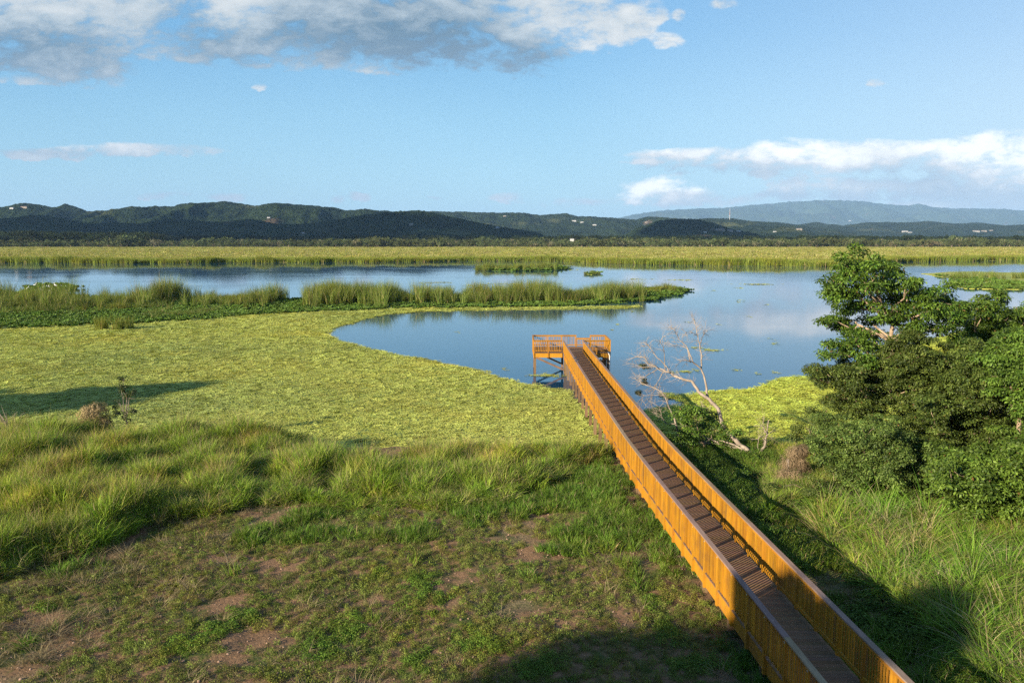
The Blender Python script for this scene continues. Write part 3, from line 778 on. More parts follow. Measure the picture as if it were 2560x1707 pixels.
# ------------------------------------------------------------------ floating mats
def polyw(pts, z=0.): return np.array([Gd(x, y, z)[:2] for x, y in pts])
def rag(poly, step, amp, seed=0):
    """densify an outline and roughen it"""
    out_ = []
    q = np.random.default_rng(seed)
    P_ = np.asarray(poly, float)
    for i in range(len(P_)):
        a, b = P_[i], P_[(i + 1) % len(P_)]
        n = max(1, int(np.linalg.norm(b - a) / step))
        for k in range(n): out_.append(a + (b - a) * k / n)
    out_ = np.array(out_)
    s_ = np.arange(len(out_)) * .35
    out_[:, 0] += amp * 2 * (fbm(s_ + seed, s_ * 0 + seed, 3) - .5); out_[:, 1] += amp * 2 * (fbm(s_ + 40 + seed, s_ * 0 + 9, 3) - .5)
    return out_
import mathutils.geometry as mg
def sheet(name, poly, z, mat, label, thick=.06):
    P3 = [Vector((x, y, 0)) for x, y in poly]
    tri = mg.tessellate_polygon([P3])
    n = len(poly)
    top = np.concatenate([poly, np.full((n, 1), z)], 1); bot = np.concatenate([poly, np.full((n, 1), z - thick)], 1)
    tr_ = np.array([t_ if ((poly[t_[1]] - poly[t_[0]])[0] * (poly[t_[2]] - poly[t_[0]])[1] - (poly[t_[1]] - poly[t_[0]])[1] * (poly[t_[2]] - poly[t_[0]])[0]) > 0 else t_[::-1] for t_ in map(list, tri)])
    i = np.arange(n); j = (i + 1) % n
    side = np.stack([i + n, j + n, j, i], 1)
    return tag(mesh(name, np.concatenate([top, bot]), [tr_, side], mat), label, kind='stuff')
MAT_A = [(-700, 765), (-300, 755), (0, 752), (120, 748), (250, 742), (400, 738), (560, 722), (720, 712), (880, 708), (1000, 706), (1180, 706), (1330, 705), (1420, 703), (1470, 704), (1440, 709), (1300, 711), (1100, 713), (960, 716), (885, 722), (850, 730), (800, 742),
         (750, 756), (747, 766), (775, 782), (840, 800), (920, 818), (1000, 833), (1060, 845), (1120, 862), (1180, 876), (1235, 888), (1290, 900), (1325, 925), (1345, 940), (1380, 990), (1412, 1045), (1408, 1075), (900, 1085), (0, 1085), (-700, 1090), (-1000, 1000)]
MAT_R = [(1432, 1075), (1470, 1010), (1475, 950), (1500, 940), (1535, 935), (1560, 938), (1600, 940), (1580, 925), (1545, 915), (1540, 908), (1600, 906), (1660, 897), (1720, 894), (1762, 888), (1775, 876), (1830, 868), (1900, 866), (2000, 850), (2100, 800), (2200, 765), (2300, 748), (2500, 740),
         (2900, 740), (3000, 1000), (2500, 1090), (1700, 1090)]
pA = rag(polyw(MAT_A), .8, .55, 3); pR = rag(polyw(MAT_R), .8, .5, 5)
sheet('water_lettuce', pA, .035, M_MAT, 'yellow-green mat of floating water lettuce covering the near lagoon')
sheet('water_lettuce', pR, .035, M_MATY, 'bright yellow mat of floating water lettuce behind the trees')
def scatter_poly(poly, dens_fn, seed, cellmin, extra=None):
    q = np.random.default_rng(seed)
    lo = poly.min(0); hi = poly.max(0)
    return lo, hi, q
def fill(poly, seed, d0, y0=48., power=1.35, xl=(-75, 75), cap=60000, clipview=True):
    """random points in a polygon, thinner with distance; returns pts, size factor"""
    q = np.random.default_rng(seed)
    lo = np.maximum(poly.min(0), (-140, 30)); hi = np.minimum(poly.max(0), (140, 400))
    out_ = []; sf = []
    edges_ = np.arange(lo[1], hi[1] + 3, 3.)
    for ya in edges_:
        k = max(1., (ya / y0)) 
        dens = d0 / k ** power
        xa = max(lo[0], -ya * .70 - 4); xb = min(hi[0], ya * .70 + 4)
        if xb <= xa: continue
        n = int((xb - xa) * 3 * dens)
        x = q.uniform(xa, xb, n); y = q.uniform(ya, ya + 3, n)
        m_ = inpoly(x, y, poly)
        out_.append(np.stack([x[m_], y[m_]], 1)); sf.append(np.full(m_.sum(), k ** (power * .45)))
    return np.concatenate(out_), np.concatenate(sf)
for nm, poly, sd_, lab in (('A', pA, 11, 'pale green rosettes of water lettuce packed over the near lagoon'), ('R', pR, 12, 'yellow rosettes of water lettuce beyond the shrubs')):
    P_, sf = fill(poly, sd_, 15.0)
    hn = fbm(P_[:, 0] * .9, P_[:, 1] * 1.3, 4, .6, 8)
    bare = (hn > .69) & (fbm(P_[:, 0] * .07, P_[:, 1] * .07, 2, .5, 3) > .4)
    keep = ~bare & (P_[:, 1] > yshore(P_[:, 0]) - .6)
    P_ = P_[keep]; sf = sf[keep]
    # loose fringe along the outline
    q = np.random.default_rng(sd_ + 5); fr = poly[q.integers(0, len(poly), 5000)] + q.normal(0, .28, (5000, 2))
    fr = fr[(fr[:, 1] > 47) & (fr[:, 1] < 130) & (np.abs(fr[:, 0]) < fr[:, 1] * .7)]
    P_ = np.concatenate([P_, fr]); sf = np.concatenate([sf, np.full(len(fr), 1.)])
    hgt_ = .03 + .03 * fbm(P_[:, 0] * .5, P_[:, 1] * .5, 2)
    scatter('water_lettuce', np.concatenate([P_, hgt_[:, None]], 1), (.75 + .5 * Q.random(len(P_))) * sf, LETT if nm == 'A' else LETY, 6, lab, seed=sd_)
# loose rafts on open water  (photograph px x, y, length, number)
RAFTS = [(1635, 804, 34, 90), (1600, 798, 24, 40), (1780, 789, 16, 20), (1770, 778, 6, 8), (1575, 853, 26, 60), (1600, 850, 10, 20), (1545, 855, 12, 12), (1692, 849, 12, 18), (1742, 858, 8, 10), (1782, 855, 16, 14), (1755, 884, 14, 14),
         (1160, 846, 12, 12), (1250, 857, 8, 10), (1120, 852, 10, 12), (1260, 862, 60, 160), (1420, 745, 12, 10), (1700, 690, 20, 8), (1740, 653, 60, 130), (1700, 661, 20, 12), (1405, 757, 5, 5), (1050, 762, 8, 6),
         (1010, 649, 60, 60), (1180, 652, 90, 60), (1100, 655, 60, 40), (1560, 643, 60, 50), (1470, 641, 40, 30), (1700, 694, 14, 6), (1450, 715, 10, 5), (1580, 740, 10, 5), (1650, 745, 10, 5), (1720, 727, 12, 6), (1760, 700, 14, 8), (1640, 667, 16, 8), (2270, 690, 25, 14), (2330, 705, 25, 14), (400, 685, 10, 4), (1310, 620, 20, 16)]
pp = []; ss = []
for (x, y, ln, n) in RAFTS:
    c = Gd(x, y, .03); k = c[1] / 1991 * DS
    n = max(4, int(n * .6)); px_ = Q.normal(0, ln * .36 * k, n); py_ = Q.normal(0, .35, n) * (c[1] / 70) + px_ * Q.uniform(-.12, .12)
    pp.append(np.stack([c[0] + px_, c[1] + py_, np.full(n, .03)], 1)); ss.append(np.full(n, .55 * max(1, c[1] / 85)))
scatter('floating_rafts', np.concatenate(pp), np.concatenate(ss), LETT, 6, 'small loose rafts of floating water plants on open water', seed=31)

# ------------------------------------------------------------------ the reed peninsula across the lagoon
PEN = [(-700, 668), (-300, 662), (0, 672), (100, 676), (230, 683), (330, 688), (430, 686), (560, 684), (640, 690), (700, 687), (730, 686), (900, 682), (1100, 678), (1300, 674), (1440, 667), (1520, 662), (1565, 664), (1583, 668), (1560, 678), (1500, 690), (1420, 697),
       (1300, 704), (1180, 706), (1000, 708), (880, 711), (720, 716), (560, 727), (500, 733), (400, 740), (300, 745), (200, 748), (0, 756), (-300, 765), (-700, 780)]
pP = rag(polyw(PEN), 1.5, 1.4, 9)
sheet('hyacinth_bank', pP, .09, M_MAT2, 'dark green bank of water hyacinth carrying the reeds', .12)
P_, sf = fill(pP, 41, 1.6, 110.)
scatter('hyacinth', np.concatenate([P_, np.full((len(P_), 1), .08)], 1), (1.1 + .6 * Q.random(len(P_))) * sf, HYA, 5, 'leafy green water hyacinth along the reed bank', seed=41)
# right-hand island and the small ones
ISL = [[(2118, 629), (2180, 625), (2240, 624), (2300, 626), (2400, 627), (2700, 628), (2900, 668), (2500, 668), (2300, 665), (2215, 663), (2190, 655), (2200, 642), (2150, 634)],
       [(1086, 618), (1110, 614), (1200, 613), (1290, 614), (1318, 617), (1270, 622), (1150, 623)],
       [(1341, 629), (1360, 627), (1378, 629), (1362, 632)],
       [(60, 662), (85, 656), (130, 654), (165, 657), (184, 662), (140, 668), (110, 676), (60, 678)],
       [(2200, 775), (2260, 752), (2420, 745), (2420, 800), (2230, 800)]]
LABI = ['low green island of floating plants near the far right shore', 'low reed island in the middle of the lagoon', 'tiny tuft island on the open water', 'green raft of plants where white birds stand', 'yellow-green floating plants behind the crown of the big tree']
for k, isl in enumerate(ISL):
    pI = rag(polyw(isl), 1.5, 1.0, 13 + k)
    sheet('floating_island', pI, .10, M_MAT2 if k in (1, 3) else M_MAT, LABI[k], .14)
    P_, sf = fill(pI, 51 + k, .9 if k else .5, 110.)
    scatter('island_plants', np.concatenate([P_, np.full((len(P_), 1), .09)], 1), (1.3 + .7 * Q.random(len(P_))) * sf, HYA, 5, LABI[k].replace('island', 'clump'), seed=51 + k)

def band(pts, n, seed, jitter=2.5, z=.05):
    """points along a photographed line (x, y px), thickness jitter in metres"""
    W_ = np.array([Gd(x, y) for x, y in pts]); q = np.random.default_rng(seed)
    seg = np.linalg.norm(np.diff(W_[:, :2], axis=0), axis=1); cum = np.concatenate([[0], np.cumsum(seg)])
    s_ = q.uniform(0, cum[-1], n)
    x = np.interp(s_, cum, W_[:, 0]); y = np.interp(s_, cum, W_[:, 1]) + q.normal(0, jitter, n)
    return np.stack([x, y, np.full(n, z)], 1)
reeds = []; rs = []
def addreeds(pts, n, sd_, jit, s0, s1, gap=.45):
    p_ = band(pts, n, sd_, jit)
    den = fbm(p_[:, 0] * .13, p_[:, 1] * .05, 3, .6, sd_)
    k = den > gap
    p_ = p_[k]; h_ = s0 + (s1 - s0) * np.clip((den[k] - gap) * 4, 0, 1)
    reeds.append(p_); rs.append(np.stack([np.ones(len(p_)), np.ones(len(p_)), h_ * (.8 + .4 * Q.random(len(p_))) * (.45 + 1.1 * fbm(p_[:, 0] * .4, p_[:, 1] * .2, 2, .5, 6))], 1))
addreeds([(-300, 690), (0, 700), (60, 702), (120, 704), (180, 705)], 330, 1, 6, .7, 1.15, .30)
addreeds([(170, 703), (240, 703), (330, 700), (420, 697)], 260, 2, 5, .6, 1.25, .40)
addreeds([(330, 697), (410, 695)], 90, 3, 4, 1.0, 1.35, .2)
addreeds([(420, 697), (520, 698), (640, 696)], 150, 4, 5, .5, .95, .42)
addreeds([(715, 696), (780, 697), (860, 696), (905, 695)], 300, 5, 4, .9, 1.3, .30)
addreeds([(905, 694), (940, 694)], 40, 6, 3, .4, .7, .3)
addreeds([(955, 693), (1050, 693), (1150, 691), (1250, 690), (1320, 689)], 400, 7, 4, .7, 1.2, .40)
addreeds([(1320, 689), (1400, 687), (1470, 682)], 170, 8, 3.5, .7, 1.0, .33)
addreeds([(1490, 672), (1560, 669)], 60, 9, 2, .3, .5, .2)
addreeds([(1092, 620), (1282, 619)], 260, 10, 4, .6, .85, .2)
addreeds([(1343, 630), (1376, 630)], 12, 11, 1, .3, .5, .0)
addreeds([(2240, 640), (2360, 640)], 26, 12, 4, .8, 1.1, .4)
addreeds([(2180, 641), (2230, 641)], 12, 13, 3, .6, .8, .4)
addreeds([(0, 715), (100, 716), (250, 712), (350, 712)], 120, 14, 3, .35, .55, .45)
addreeds([(345, 722), (420, 724), (480, 722)], 90, 15, 3, .25, .5, .3)
scatter('reeds', np.concatenate(reeds), np.concatenate(rs), REED, 5, 'tall green reeds standing in clumps along the bank across the lagoon', tilt=.07, seed=61)
# two reed tufts on the near mat
p_ = np.concatenate([band([(222, 757), (250, 757)], 9, 71, .5), band([(270, 757), (300, 757)], 10, 72, .5)])
scatter('reed_tuft', p_, .45 + .25 * Q.random(len(p_)), REED, 5, 'pair of small reed tufts growing out of the lettuce mat', seed=71)

# ------------------------------------------------------------------ far marsh
q = np.random.default_rng(81)
N_ = 15000
x = q.uniform(-430, 430, N_) ; yb = yfar(x); dd = q.exponential(13, N_)
edge = dd < 60
x = x[edge]; y = yb[edge] + dd[edge] + 1.0
hh = .25 + 1.15 * fbm(x * .07, y * .07, 4, .65, 2)
hh *= np.where(y - yfar(x) < 6, 1.15, .75)
scatter('marsh_reeds', np.stack([x, y, ground_z(x, y)], 1), np.stack([np.ones(len(x)), np.ones(len(x)), hh], 1), REEDF, 4, 'dense green reed belt along the far shore', tilt=.06, seed=81)
N_ = 16000
y = 420 + 830 * q.random(N_) ** 1.3; x = q.uniform(-1, 1, N_) * y * .70
k = y > yfar(x) + 20; x = x[k]; y = y[k]
scatter('marsh_grass', np.stack([x, y, ground_z(x, y)], 1), np.stack([2.2 + 0 * x, 2.2 + 0 * x, .30 + .22 * fbm(x * .02, y * .01, 3)], 1), MARSH, 4, 'flat field of yellow-green marsh grass', tilt=.06, seed=82)

# ------------------------------------------------------------------ woods beyond the marsh
def farcrown(seed, w_, h, n, col, flat=.6, trunk=.25):
    q = np.random.default_rng(seed); parts = []
    npf = 16
    c = np.stack([q.normal(0, w_ * .27, npf), q.normal(0, w_ * .27, npf), h * (trunk + (1 - trunk) * (.35 + .55 * q.random(npf)))], 1)
    c[:, 2] -= flat * (np.hypot(c[:, 0], c[:, 1]) / w_) * h * .5
    for i in range(npf):
        m_ = n // npf; d = rdirs(q, m_, .35)
        pos = c[i] + d * (w_ * .17) * (.7 + .4 * q.random((m_, 1))) * np.array((1, 1, .75))
        k = q.random((m_, 1)); cc = (np.array(col[0]) * (1 - k) + np.array(col[1]) * k) * q.uniform(.8, 1.2)
        parts.append(leaf_quads(pos, d + q.normal(0, .5, (m_, 3)), w_ * .085 * (.7 + .6 * q.random(m_)), .9, q, cc))
    b = MB()
    for a in q.random(3) * 6.28:
        b.tube([(0, 0, -1), (math.cos(a) * w_ * .06, math.sin(a) * w_ * .06, h * .3), (math.cos(a) * w_ * .25, math.sin(a) * w_ * .25, h * .68)], [w_ * .022, w_ * .016, w_ * .006], 4, (.22, .18, .13))
    parts.append((np.concatenate(b.v), np.concatenate(b.f), np.concatenate(b.c)))
    return join(parts)
SCRUB = protos('scrub_tree', M_WOODS, [farcrown(300 + s, 11, 8.0, 420, ((.05, .075, .025), (.10, .115, .045)), .7, .2) for s in range(5)] +
               [farcrown(320 + s, 9, 7, 200, ((.13, .13, .07), (.18, .165, .10)), .7, .2) for s in range(1)])
TALL = protos('forest_tree', M_WOODS, [farcrown(330 + s, 15, 17, 420, ((.014, .026, .009), (.03, .045, .015)), .4, .3) for s in range(5)])
N_ = 4200
y = 1225 + q.random(N_) ** 1.2 * 500; x = q.uniform(-1, 1, N_) * y * .72
z = ground_z(x, y)
scatter('scrub_woodland', np.stack([x, y, z], 1), .55 + 1.3 * q.random(N_) * fbm(x * .012, y * .012, 3, .6, 4) * 1.6, SCRUB, 6, 'belt of flat-topped grey-green scrub trees behind the marsh', tilt=.03, seed=83)
N_ = 4200
y = 1650 + q.random(N_) * 1500; x = q.uniform(-1, 1, N_) * y * .72
uu = CX + F * x / y
left = uu < 420
y = np.where(left & (q.random(N_) < .35), 1290 + q.random(N_) * 260, y); x = (uu - CX) / F * y
scatter('forest', np.stack([x, y, ground_z(x, y)], 1), (.75 + .7 * q.random(N_)) * np.where(uu < 420, 1.15, .95), TALL, 5, 'dark forest of taller trees at the foot of the hills', tilt=.03, seed=84)

# ================================================================== NEAR VEGETATION
def polyg(pts, z=1.1): return np.array([Gd(x, y, z)[:2] for x, y in pts])
def fillp(poly, dens, seed):
    q = np.random.default_rng(seed); lo = poly.min(0); hi = poly.max(0)
    n = int((hi - lo).prod() * dens); p_ = lo + q.random((n, 2)) * (hi - lo)
    return p_[inpoly(p_[:, 0], p_[:, 1], poly)]
def onground(p_, dz=0.0): return np.concatenate([p_, (ground_z(p_[:, 0], p_[:, 1]) + dz)[:, None]], 1)
def offpier(p_, m_=.75): return p_[np.abs(p_[:, 0] - cx(p_[:, 1])) > m_]

# tall bank grass (left) : base line in the photograph, then back to the shore
TG = polyg([(-250, 1400), (0, 1330), (130, 1292), (280, 1245), (420, 1196), (560, 1178), (680, 1158), (800, 1180), (900, 1162), (1000, 1172), (1130, 1165), (1230, 1130), (1300, 1095), (1370, 1062)])
TG = np.concatenate([TG, [(4.7, 38.2), (0, 38.9), (-4, 38.4), (-6.3, 35.8), (-8.0, 36.3), (-9.5, 39.5), (-11.5, 41.6), (-14, 42.6), (-20, 43), (-34, 45), (-40, 40)]])
p_ = fillp(TG, 14, 401)
n_ = fbm(p_[:, 0] * .28, p_[:, 1] * .28, 3, .55, 21)
e_ = np.clip(sdist(p_[:, 0], p_[:, 1], TG) / 1.0, .6, 1); n2_ = fbm(p_[:, 0] * .9, p_[:, 1] * .7, 2, .5, 77)
hs = (.22 + 1.0 * np.clip(n_ - .15, 0, 1) + 1.5 * np.clip(n2_ - .28, 0, 1)) * e_
hs *= np.interp(p_[:, 0], [-30, -14, -9, -5, 4], [1.15, 1.2, 1.15, 1.05, .95])
sc3 = np.stack([.75 + .5 * n2_, .75 + .5 * n2_, hs], 1)
kk_ = (n2_ > .30) | (Q.random(len(p_)) < .35); p_ = p_[kk_]; sc3 = sc3[kk_]
scatter('tall_grass', onground(p_), sc3, GR, 6, 'thick tall bank grass, bright green with straw-coloured heads', tilt=.16, seed=401)
# rough grass fringe, and greener grass beside the boardwalk
FR = polyg([(-200, 1500), (0, 1420), (200, 1370), (420, 1290), (600, 1250), (800, 1240), (1000, 1260), (1200, 1260), (1430, 1300), (1480, 1380), (1440, 1180), (1390, 1070), (1300, 1085), (1130, 1150), (800, 1170), (420, 1190), (0, 1325), (-200, 1390)])
p_ = offpier(fillp(FR, 22, 402)); n_ = fbm(p_[:, 0] * .5, p_[:, 1] * .5, 3, .6, 5)
k = n_ > np.interp(p_[:, 0], [-20, -4, 4], [.60, .57, .42])
scatter('short_grass', onground(p_[k]), .6 + .9 * Q.random(k.sum()), GRS, 4, 'short green grass at the foot of the tall bank', tilt=.2, seed=402)
SG = np.array([(5.7, 13), (5.2, 20), (4.6, 26), (3.6, 30), (3.4, 39), (5.1, 41), (5.5, 33), (5.8, 28), (6.2, 20), (6.7, 13)])
p_ = fillp(SG, 20, 409); n_ = fbm(p_[:, 0] * .8, p_[:, 1] * .8, 3, .6, 19)
k = n_ > .47
scatter('short_grass', onground(p_[k]), .5 + .8 * Q.random(k.sum()), GRS, 4, 'short grass growing up to the west side of the boardwalk', tilt=.2, seed=409)
# foreground: weeds, clover, straw and clods on brown soil
FG = np.array([(-22, 12.5), (6.7, 12.5), (6.2, 20), (5.8, 28), (5.5, 33), (5.2, 39), (0, 33), (-8, 32), (-13, 30), (-22, 26)])
p_ = offpier(fillp(FG, 60, 403))
n_ = fbm(p_[:, 0] * .42, p_[:, 1] * .42, 4, .6, 33) + .10 * (fbm(p_[:, 0] * 2.2, p_[:, 1] * 2.2, 2, .5, 2) - .5)
bare = np.zeros(len(p_))
for (x, y, rx, ry) in ((690, 1300, 110, 38), (930, 1262, 90, 30), (480, 1400, 80, 35), (560, 1465, 60, 25), (860, 1370, 60, 28), (1060, 1330, 60, 40), (1190, 1400, 70, 30), (60, 1500, 90, 60), (840, 1545, 90, 30)):
    c = Gd(x, y, 1.1); c2 = Gd(x + rx, y, 1.1); c3 = Gd(x, y + ry, 1.1)
    bare += .22 * np.exp(-((p_[:, 0] - c[0]) / (c2[0] - c[0])) ** 2 - ((p_[:, 1] - c[1]) / (c3[1] - c[1])) ** 2)
k = (n_ - bare) > .40
scatter('low_weeds', onground(p_[k]), np.stack([.32 + .5 * Q.random(k.sum()), .32 + .5 * Q.random(k.sum()), .3 + 1.3 * Q.random(k.sum()) ** 2], 1), WEED, 7, 'low creeping weeds over the bare brown soil', tilt=.15, seed=403)
pc = []; 
for (x, y, rx, ry, n) in ((965, 1370, 45, 45, 60), (960, 1330, 25, 20, 20), (750, 1480, 55, 40, 90), (800, 1450, 40, 30, 50), (560, 1410, 40, 30, 45), (500, 1450, 25, 18, 20), (670, 1240, 35, 14, 30), (840, 1180, 35, 25, 40),
                          (870, 1315, 20, 12, 14), (110, 1395, 22, 14, 14), (70, 1475, 20, 15, 12), (440, 1480, 45, 25, 45), (1240, 1530, 50, 25, 40), (1085, 1470, 40, 22, 30), (1150, 1490, 40, 20, 30), (950, 1520, 40, 25, 35), (1530, 1450, 35, 30, 40), (1500, 1380, 25, 25, 20), (1600, 1530, 50, 25, 50)):
    c = Gd(x, y, 1.1); c2 = Gd(x + rx, y, 1.1); c3 = Gd(x, y - ry, 1.1)
    pc.append(np.stack([c[0] + Q.normal(0, .55, n) * (c2[0] - c[0]), c[1] + Q.normal(0, .55, n) * (c3[1] - c[1])], 1))
pc = offpier(np.concatenate(pc))
scatter('leafy_weeds', onground(pc), .35 + .55 * Q.random(len(pc)), CLOV, 4, 'brighter green leafy weed patches on the soil', tilt=.15, seed=404)
n_ = fbm(p_[:, 0] * .6, p_[:, 1] * .6, 3, .6, 71)
k = (n_ > .52) & (Q.random(len(p_)) < np.interp(p_[:, 0], [-20, -8, 5], [.30, .02, .01]))
scatter('dry_straw', onground(p_[k]), .6 + .8 * Q.random(k.sum()), STRAWP, 4, 'dry straw and dead grass lying on the soil', tilt=.3, seed=405)
k = Q.random(len(p_)) < .35
scatter('soil_clods', onground(p_[k], .0), (.25 + 1.1 * Q.random(k.sum()) ** 3), CLOD, 5, 'small stones and clods of brown soil', tilt=.6, seed=406)
k = (Q.random(len(p_)) < np.interp(p_[:, 0], [-20, -10, 5], [.02, .003, .003])) & (n_ > .5)
scatter('grass_tufts', onground(p_[k]), .6 + 1.1 * Q.random(k.sum()), GRS, 4, 'scattered tufts of grass among the weeds', tilt=.2, seed=407)
# east of the boardwalk
RG = np.array([(7.3, 14), (8.2, 24), (7.9, 32), (7.2, 40), (6.8, 44.5), (30, 46), (34, 34), (20, 18), (14, 12)])
p_ = fillp(RG, 20, 411); n_ = fbm(p_[:, 0] * .4, p_[:, 1] * .4, 3, .6, 51)
p_ = p_[p_[:, 0] > cx(p_[:, 1]) + .95]
n_ = fbm(p_[:, 0] * .4, p_[:, 1] * .4, 3, .6, 51)
k = n_ > .45
scatter('short_grass', onground(p_[k]), .7 + .9 * Q.random(k.sum()), GRS, 4, 'short grass in the shade east of the boardwalk', tilt=.2, seed=411)
k = (n_ < .5) & (Q.random(len(p_)) < .6)
scatter('low_weeds', onground(p_[k]), .5 + .6 * Q.random(k.sum()), WEED, 7, 'creeping weeds in the shade east of the boardwalk', tilt=.2, seed=412)
MG = polyg([(1760, 1120), (1740, 1070), (1690, 1040), (1700, 1010), (1800, 985), (1960, 990), (2100, 1010), (2100, 1100), (1930, 1120), (1760, 1190)])
p_ = offpier(fillp(MG, 13, 413), 1.2); p_ = p_[~((np.abs(p_[:, 1] - 37.3) < 1.9) & (p_[:, 0] < 13))]; n_ = fbm(p_[:, 0] * .4, p_[:, 1] * .4, 3, .6, 61)
scatter('tall_grass', onground(p_), np.stack([.8 + 0 * n_, .8 + 0 * n_, .25 + .7 * n_], 1), GR, 6, 'green grass on the bank around the fallen dead tree', tilt=.18, seed=413)
VS = polyg([(1540, 1030), (1680, 1050), (1800, 1110), (1880, 1190), (1930, 1290), (2010, 1380), (2130, 1470), (2100, 1520), (1900, 1380), (1780, 1250), (1640, 1130)])
p_ = offpier(fillp(VS, 15, 415), 1.15); n_ = fbm(p_[:, 0] * .5, p_[:, 1] * .5, 3, .6, 15)
k = n_ > .36
scatter('creeping_vines', onground(p_[k]), .55 + 1.5 * np.clip(n_[k] - .35, 0, 1) + .4 * Q.random(k.sum()), VINE, 4, 'dark leafy vines and low shrubs on the slope east of the boardwalk', tilt=.25, seed=415)
p_ = offpier(fillp(MG, 5, 416), 1.2)
scatter('creeping_vines', onground(p_), .6 + .9 * Q.random(len(p_)), VINE, 4, 'leafy vines tangled through the grass around the dead tree', tilt=.25, seed=416)
# guinea grass: one mass of clumps in the lower right corner
GG = polyg([(1880, 1250), (1850, 1190), (1900, 1160), (2050, 1190), (2250, 1215), (2500, 1250), (2800, 1568), (2400, 1640), (2290, 1600), (2170, 1500), (2060, 1400), (1960, 1330)])
p_ = fillp(GG, 5.0, 421); n_ = fbm(p_[:, 0] * .3, p_[:, 1] * .3, 3, .6, 81)
scatter('guinea_grass', onground(p_), (.55 + .52 * n_) * (.7 + .6 * Q.random(len(p_))), BIG, 6, 'arching clumps of long green and straw-coloured grass', tilt=.22, seed=421)
p_ = fillp(GG, 4, 423)
scatter('leafy_weeds', onground(p_), 1.1 + 1.2 * Q.random(len(p_)), VINE, 4, 'leafy weeds mixed into the long grass', tilt=.25, seed=423)
p_ = fillp(GG, 8, 422)
scatter('tall_grass', onground(p_), .5 + .4 * Q.random(len(p_)), GR, 6, 'grass filling in between the long arching clumps', tilt=.2, seed=422)

# ------------------------------------------------------------------ trees and shrubs
def crown(blobs, q, leaf=.2, aspect=.42, per=34, pr_=.36, pd=11, col=((.04, .09, .012), (.09, .15, .03)), sub=.5, whorl=False, up=.45, inner=.1, flat=.42):
    parts = []
    for (c, r) in blobs:
        npuf = max(5, int(pd * (r / .6) ** 2 * .6))
        d = rdirs(q, npuf, .25)
        ctr = c + d * r * (inner + (1.12 - inner) * q.random((npuf, 1)) ** .5) * np.array((1, 1, .85))
        pt = q.uniform(.5, 1.4, npuf)
        m_ = per
        dd = rdirs(q, npuf * m_, up)
        rad = pr_ * (.45 + .6 * q.random((npuf * m_, 1))) 
        C0 = np.repeat(ctr, m_, 0)
        out_ = C0 + dd * rad * np.array((1.15, 1.15, flat))
        nr = dd * .8 + np.array((0, 0, .55)) + q.normal(0, .42, (npuf * m_, 3))
        k = q.random((npuf * m_, 1)); cc = (np.array(col[0]) * (1 - k) + np.array(col[1]) * k) * np.repeat(pt, m_)[:, None]
        br = q.random(npuf * m_) < .008; cc[br] = np.array((.20, .12, .04))
        parts.append(leaf_quads(out_, nr, leaf * (.65 + .6 * q.random(npuf * m_)), aspect, q, cc, .25, dd + q.normal(0, .5, dd.shape)))
    return join(parts)
def curve3(a, b, q, n=6, sag=.12, rise=0.0):
    a = np.array(a, float); b = np.array(b, float); L_ = np.linalg.norm(b - a)
    t_ = np.linspace(0, 1, n)[:, None]
    p = a + (b - a) * t_
    off = q.normal(0, sag * L_ * .3, (n, 3)); off[0] = 0; off[-1] = 0
    p = p + off * np.sin(t_ * math.pi) + np.array((0, 0, rise * L_)) * np.sin(t_ * math.pi)
    return p
def tree(name, label, cat, base, blobs, cfg, tr=.14, group=None, seed=0, trunk_top=None, bark=None, twigs=3, limb=None):
    q = np.random.default_rng(seed)
    if base is None:
        m_ = np.mean([b[0] for b in blobs], 0); base = gbase(m_[0], m_[1])
    base = np.array(base, float)
    root = tag(empty(name, tuple(base)), label, cat, group)
    fringe = []
    for (c, r) in blobs:
        for _k in range(2):
            if q.random() < .7:
                fringe.append((c + rdirs(q, 1, .1)[0] * r * q.uniform(1.05, 1.5), r * q.uniform(.28, .5)))
    V_, Fq, C = crown(list(blobs) + fringe, q, **cfg)
    mesh('crown', V_, Fq, M_LEAF, root, C)
    ctrs = np.array([b[0] for b in blobs]); rads = np.array([b[1] for b in blobs])
    cen = ctrs.mean(0) if trunk_top is None else np.array(trunk_top)
    mb = MB()
    tp_ = base * .35 + cen * .65 if trunk_top is None else cen
    tp_ = np.array(tp_); low = base - np.array((0, 0, .25))
    trunk_ = curve3(low, tp_, q, 9, .10)
    mb.tube(trunk_, np.linspace(tr, tr * .5, 9), 8, 1.)
    for (c, r) in blobs:
        d = np.linalg.norm(trunk_ - c, axis=1) + np.maximum(trunk_[:, 2] - c[2] + .3, 0) * 3
        j = int(np.argmin(d)); j = max(2, min(j, 8))
        br_ = curve3(trunk_[j], c + np.array((0, 0, r * .3)), q, 6, .22, .05)
        mb.tube(br_, np.linspace(tr * .42, tr * .10, 6), 5, 1.)
        for t2 in range(twigs):
            e_ = c + rdirs(q, 1, .4)[0] * r * .85
            mb.tube(curve3(br_[q.integers(3, 6)], e_, q, 4, .2), np.linspace(tr * .12, tr * .03, 4), 4, 1.)
    mb.build('trunk', bark or M_BARK, root, smooth=True)
    return root
def B(lst, dep, jit=.9, seed=0, grow=1.25):
    """blobs from photograph pixels (x, y, r) at a distance; each gets its own depth"""
    q = np.random.default_rng(seed); out_ = []
    for i in lst:
        D = (i[3] if len(i) > 3 else dep) + q.uniform(-jit, jit)
        c = ATd(i[0], i[1], D); out_.append((c, i[2] * DS / 1991 * D * grow))
    return out_
def gbase(X, Y): return (X, Y, float(ground_z(X, Y)))
GLOSSY = dict(leaf=.17, aspect=.42, per=62, pr_=.33, pd=30, col=((.035, .09, .010), (.17, .26, .035)))
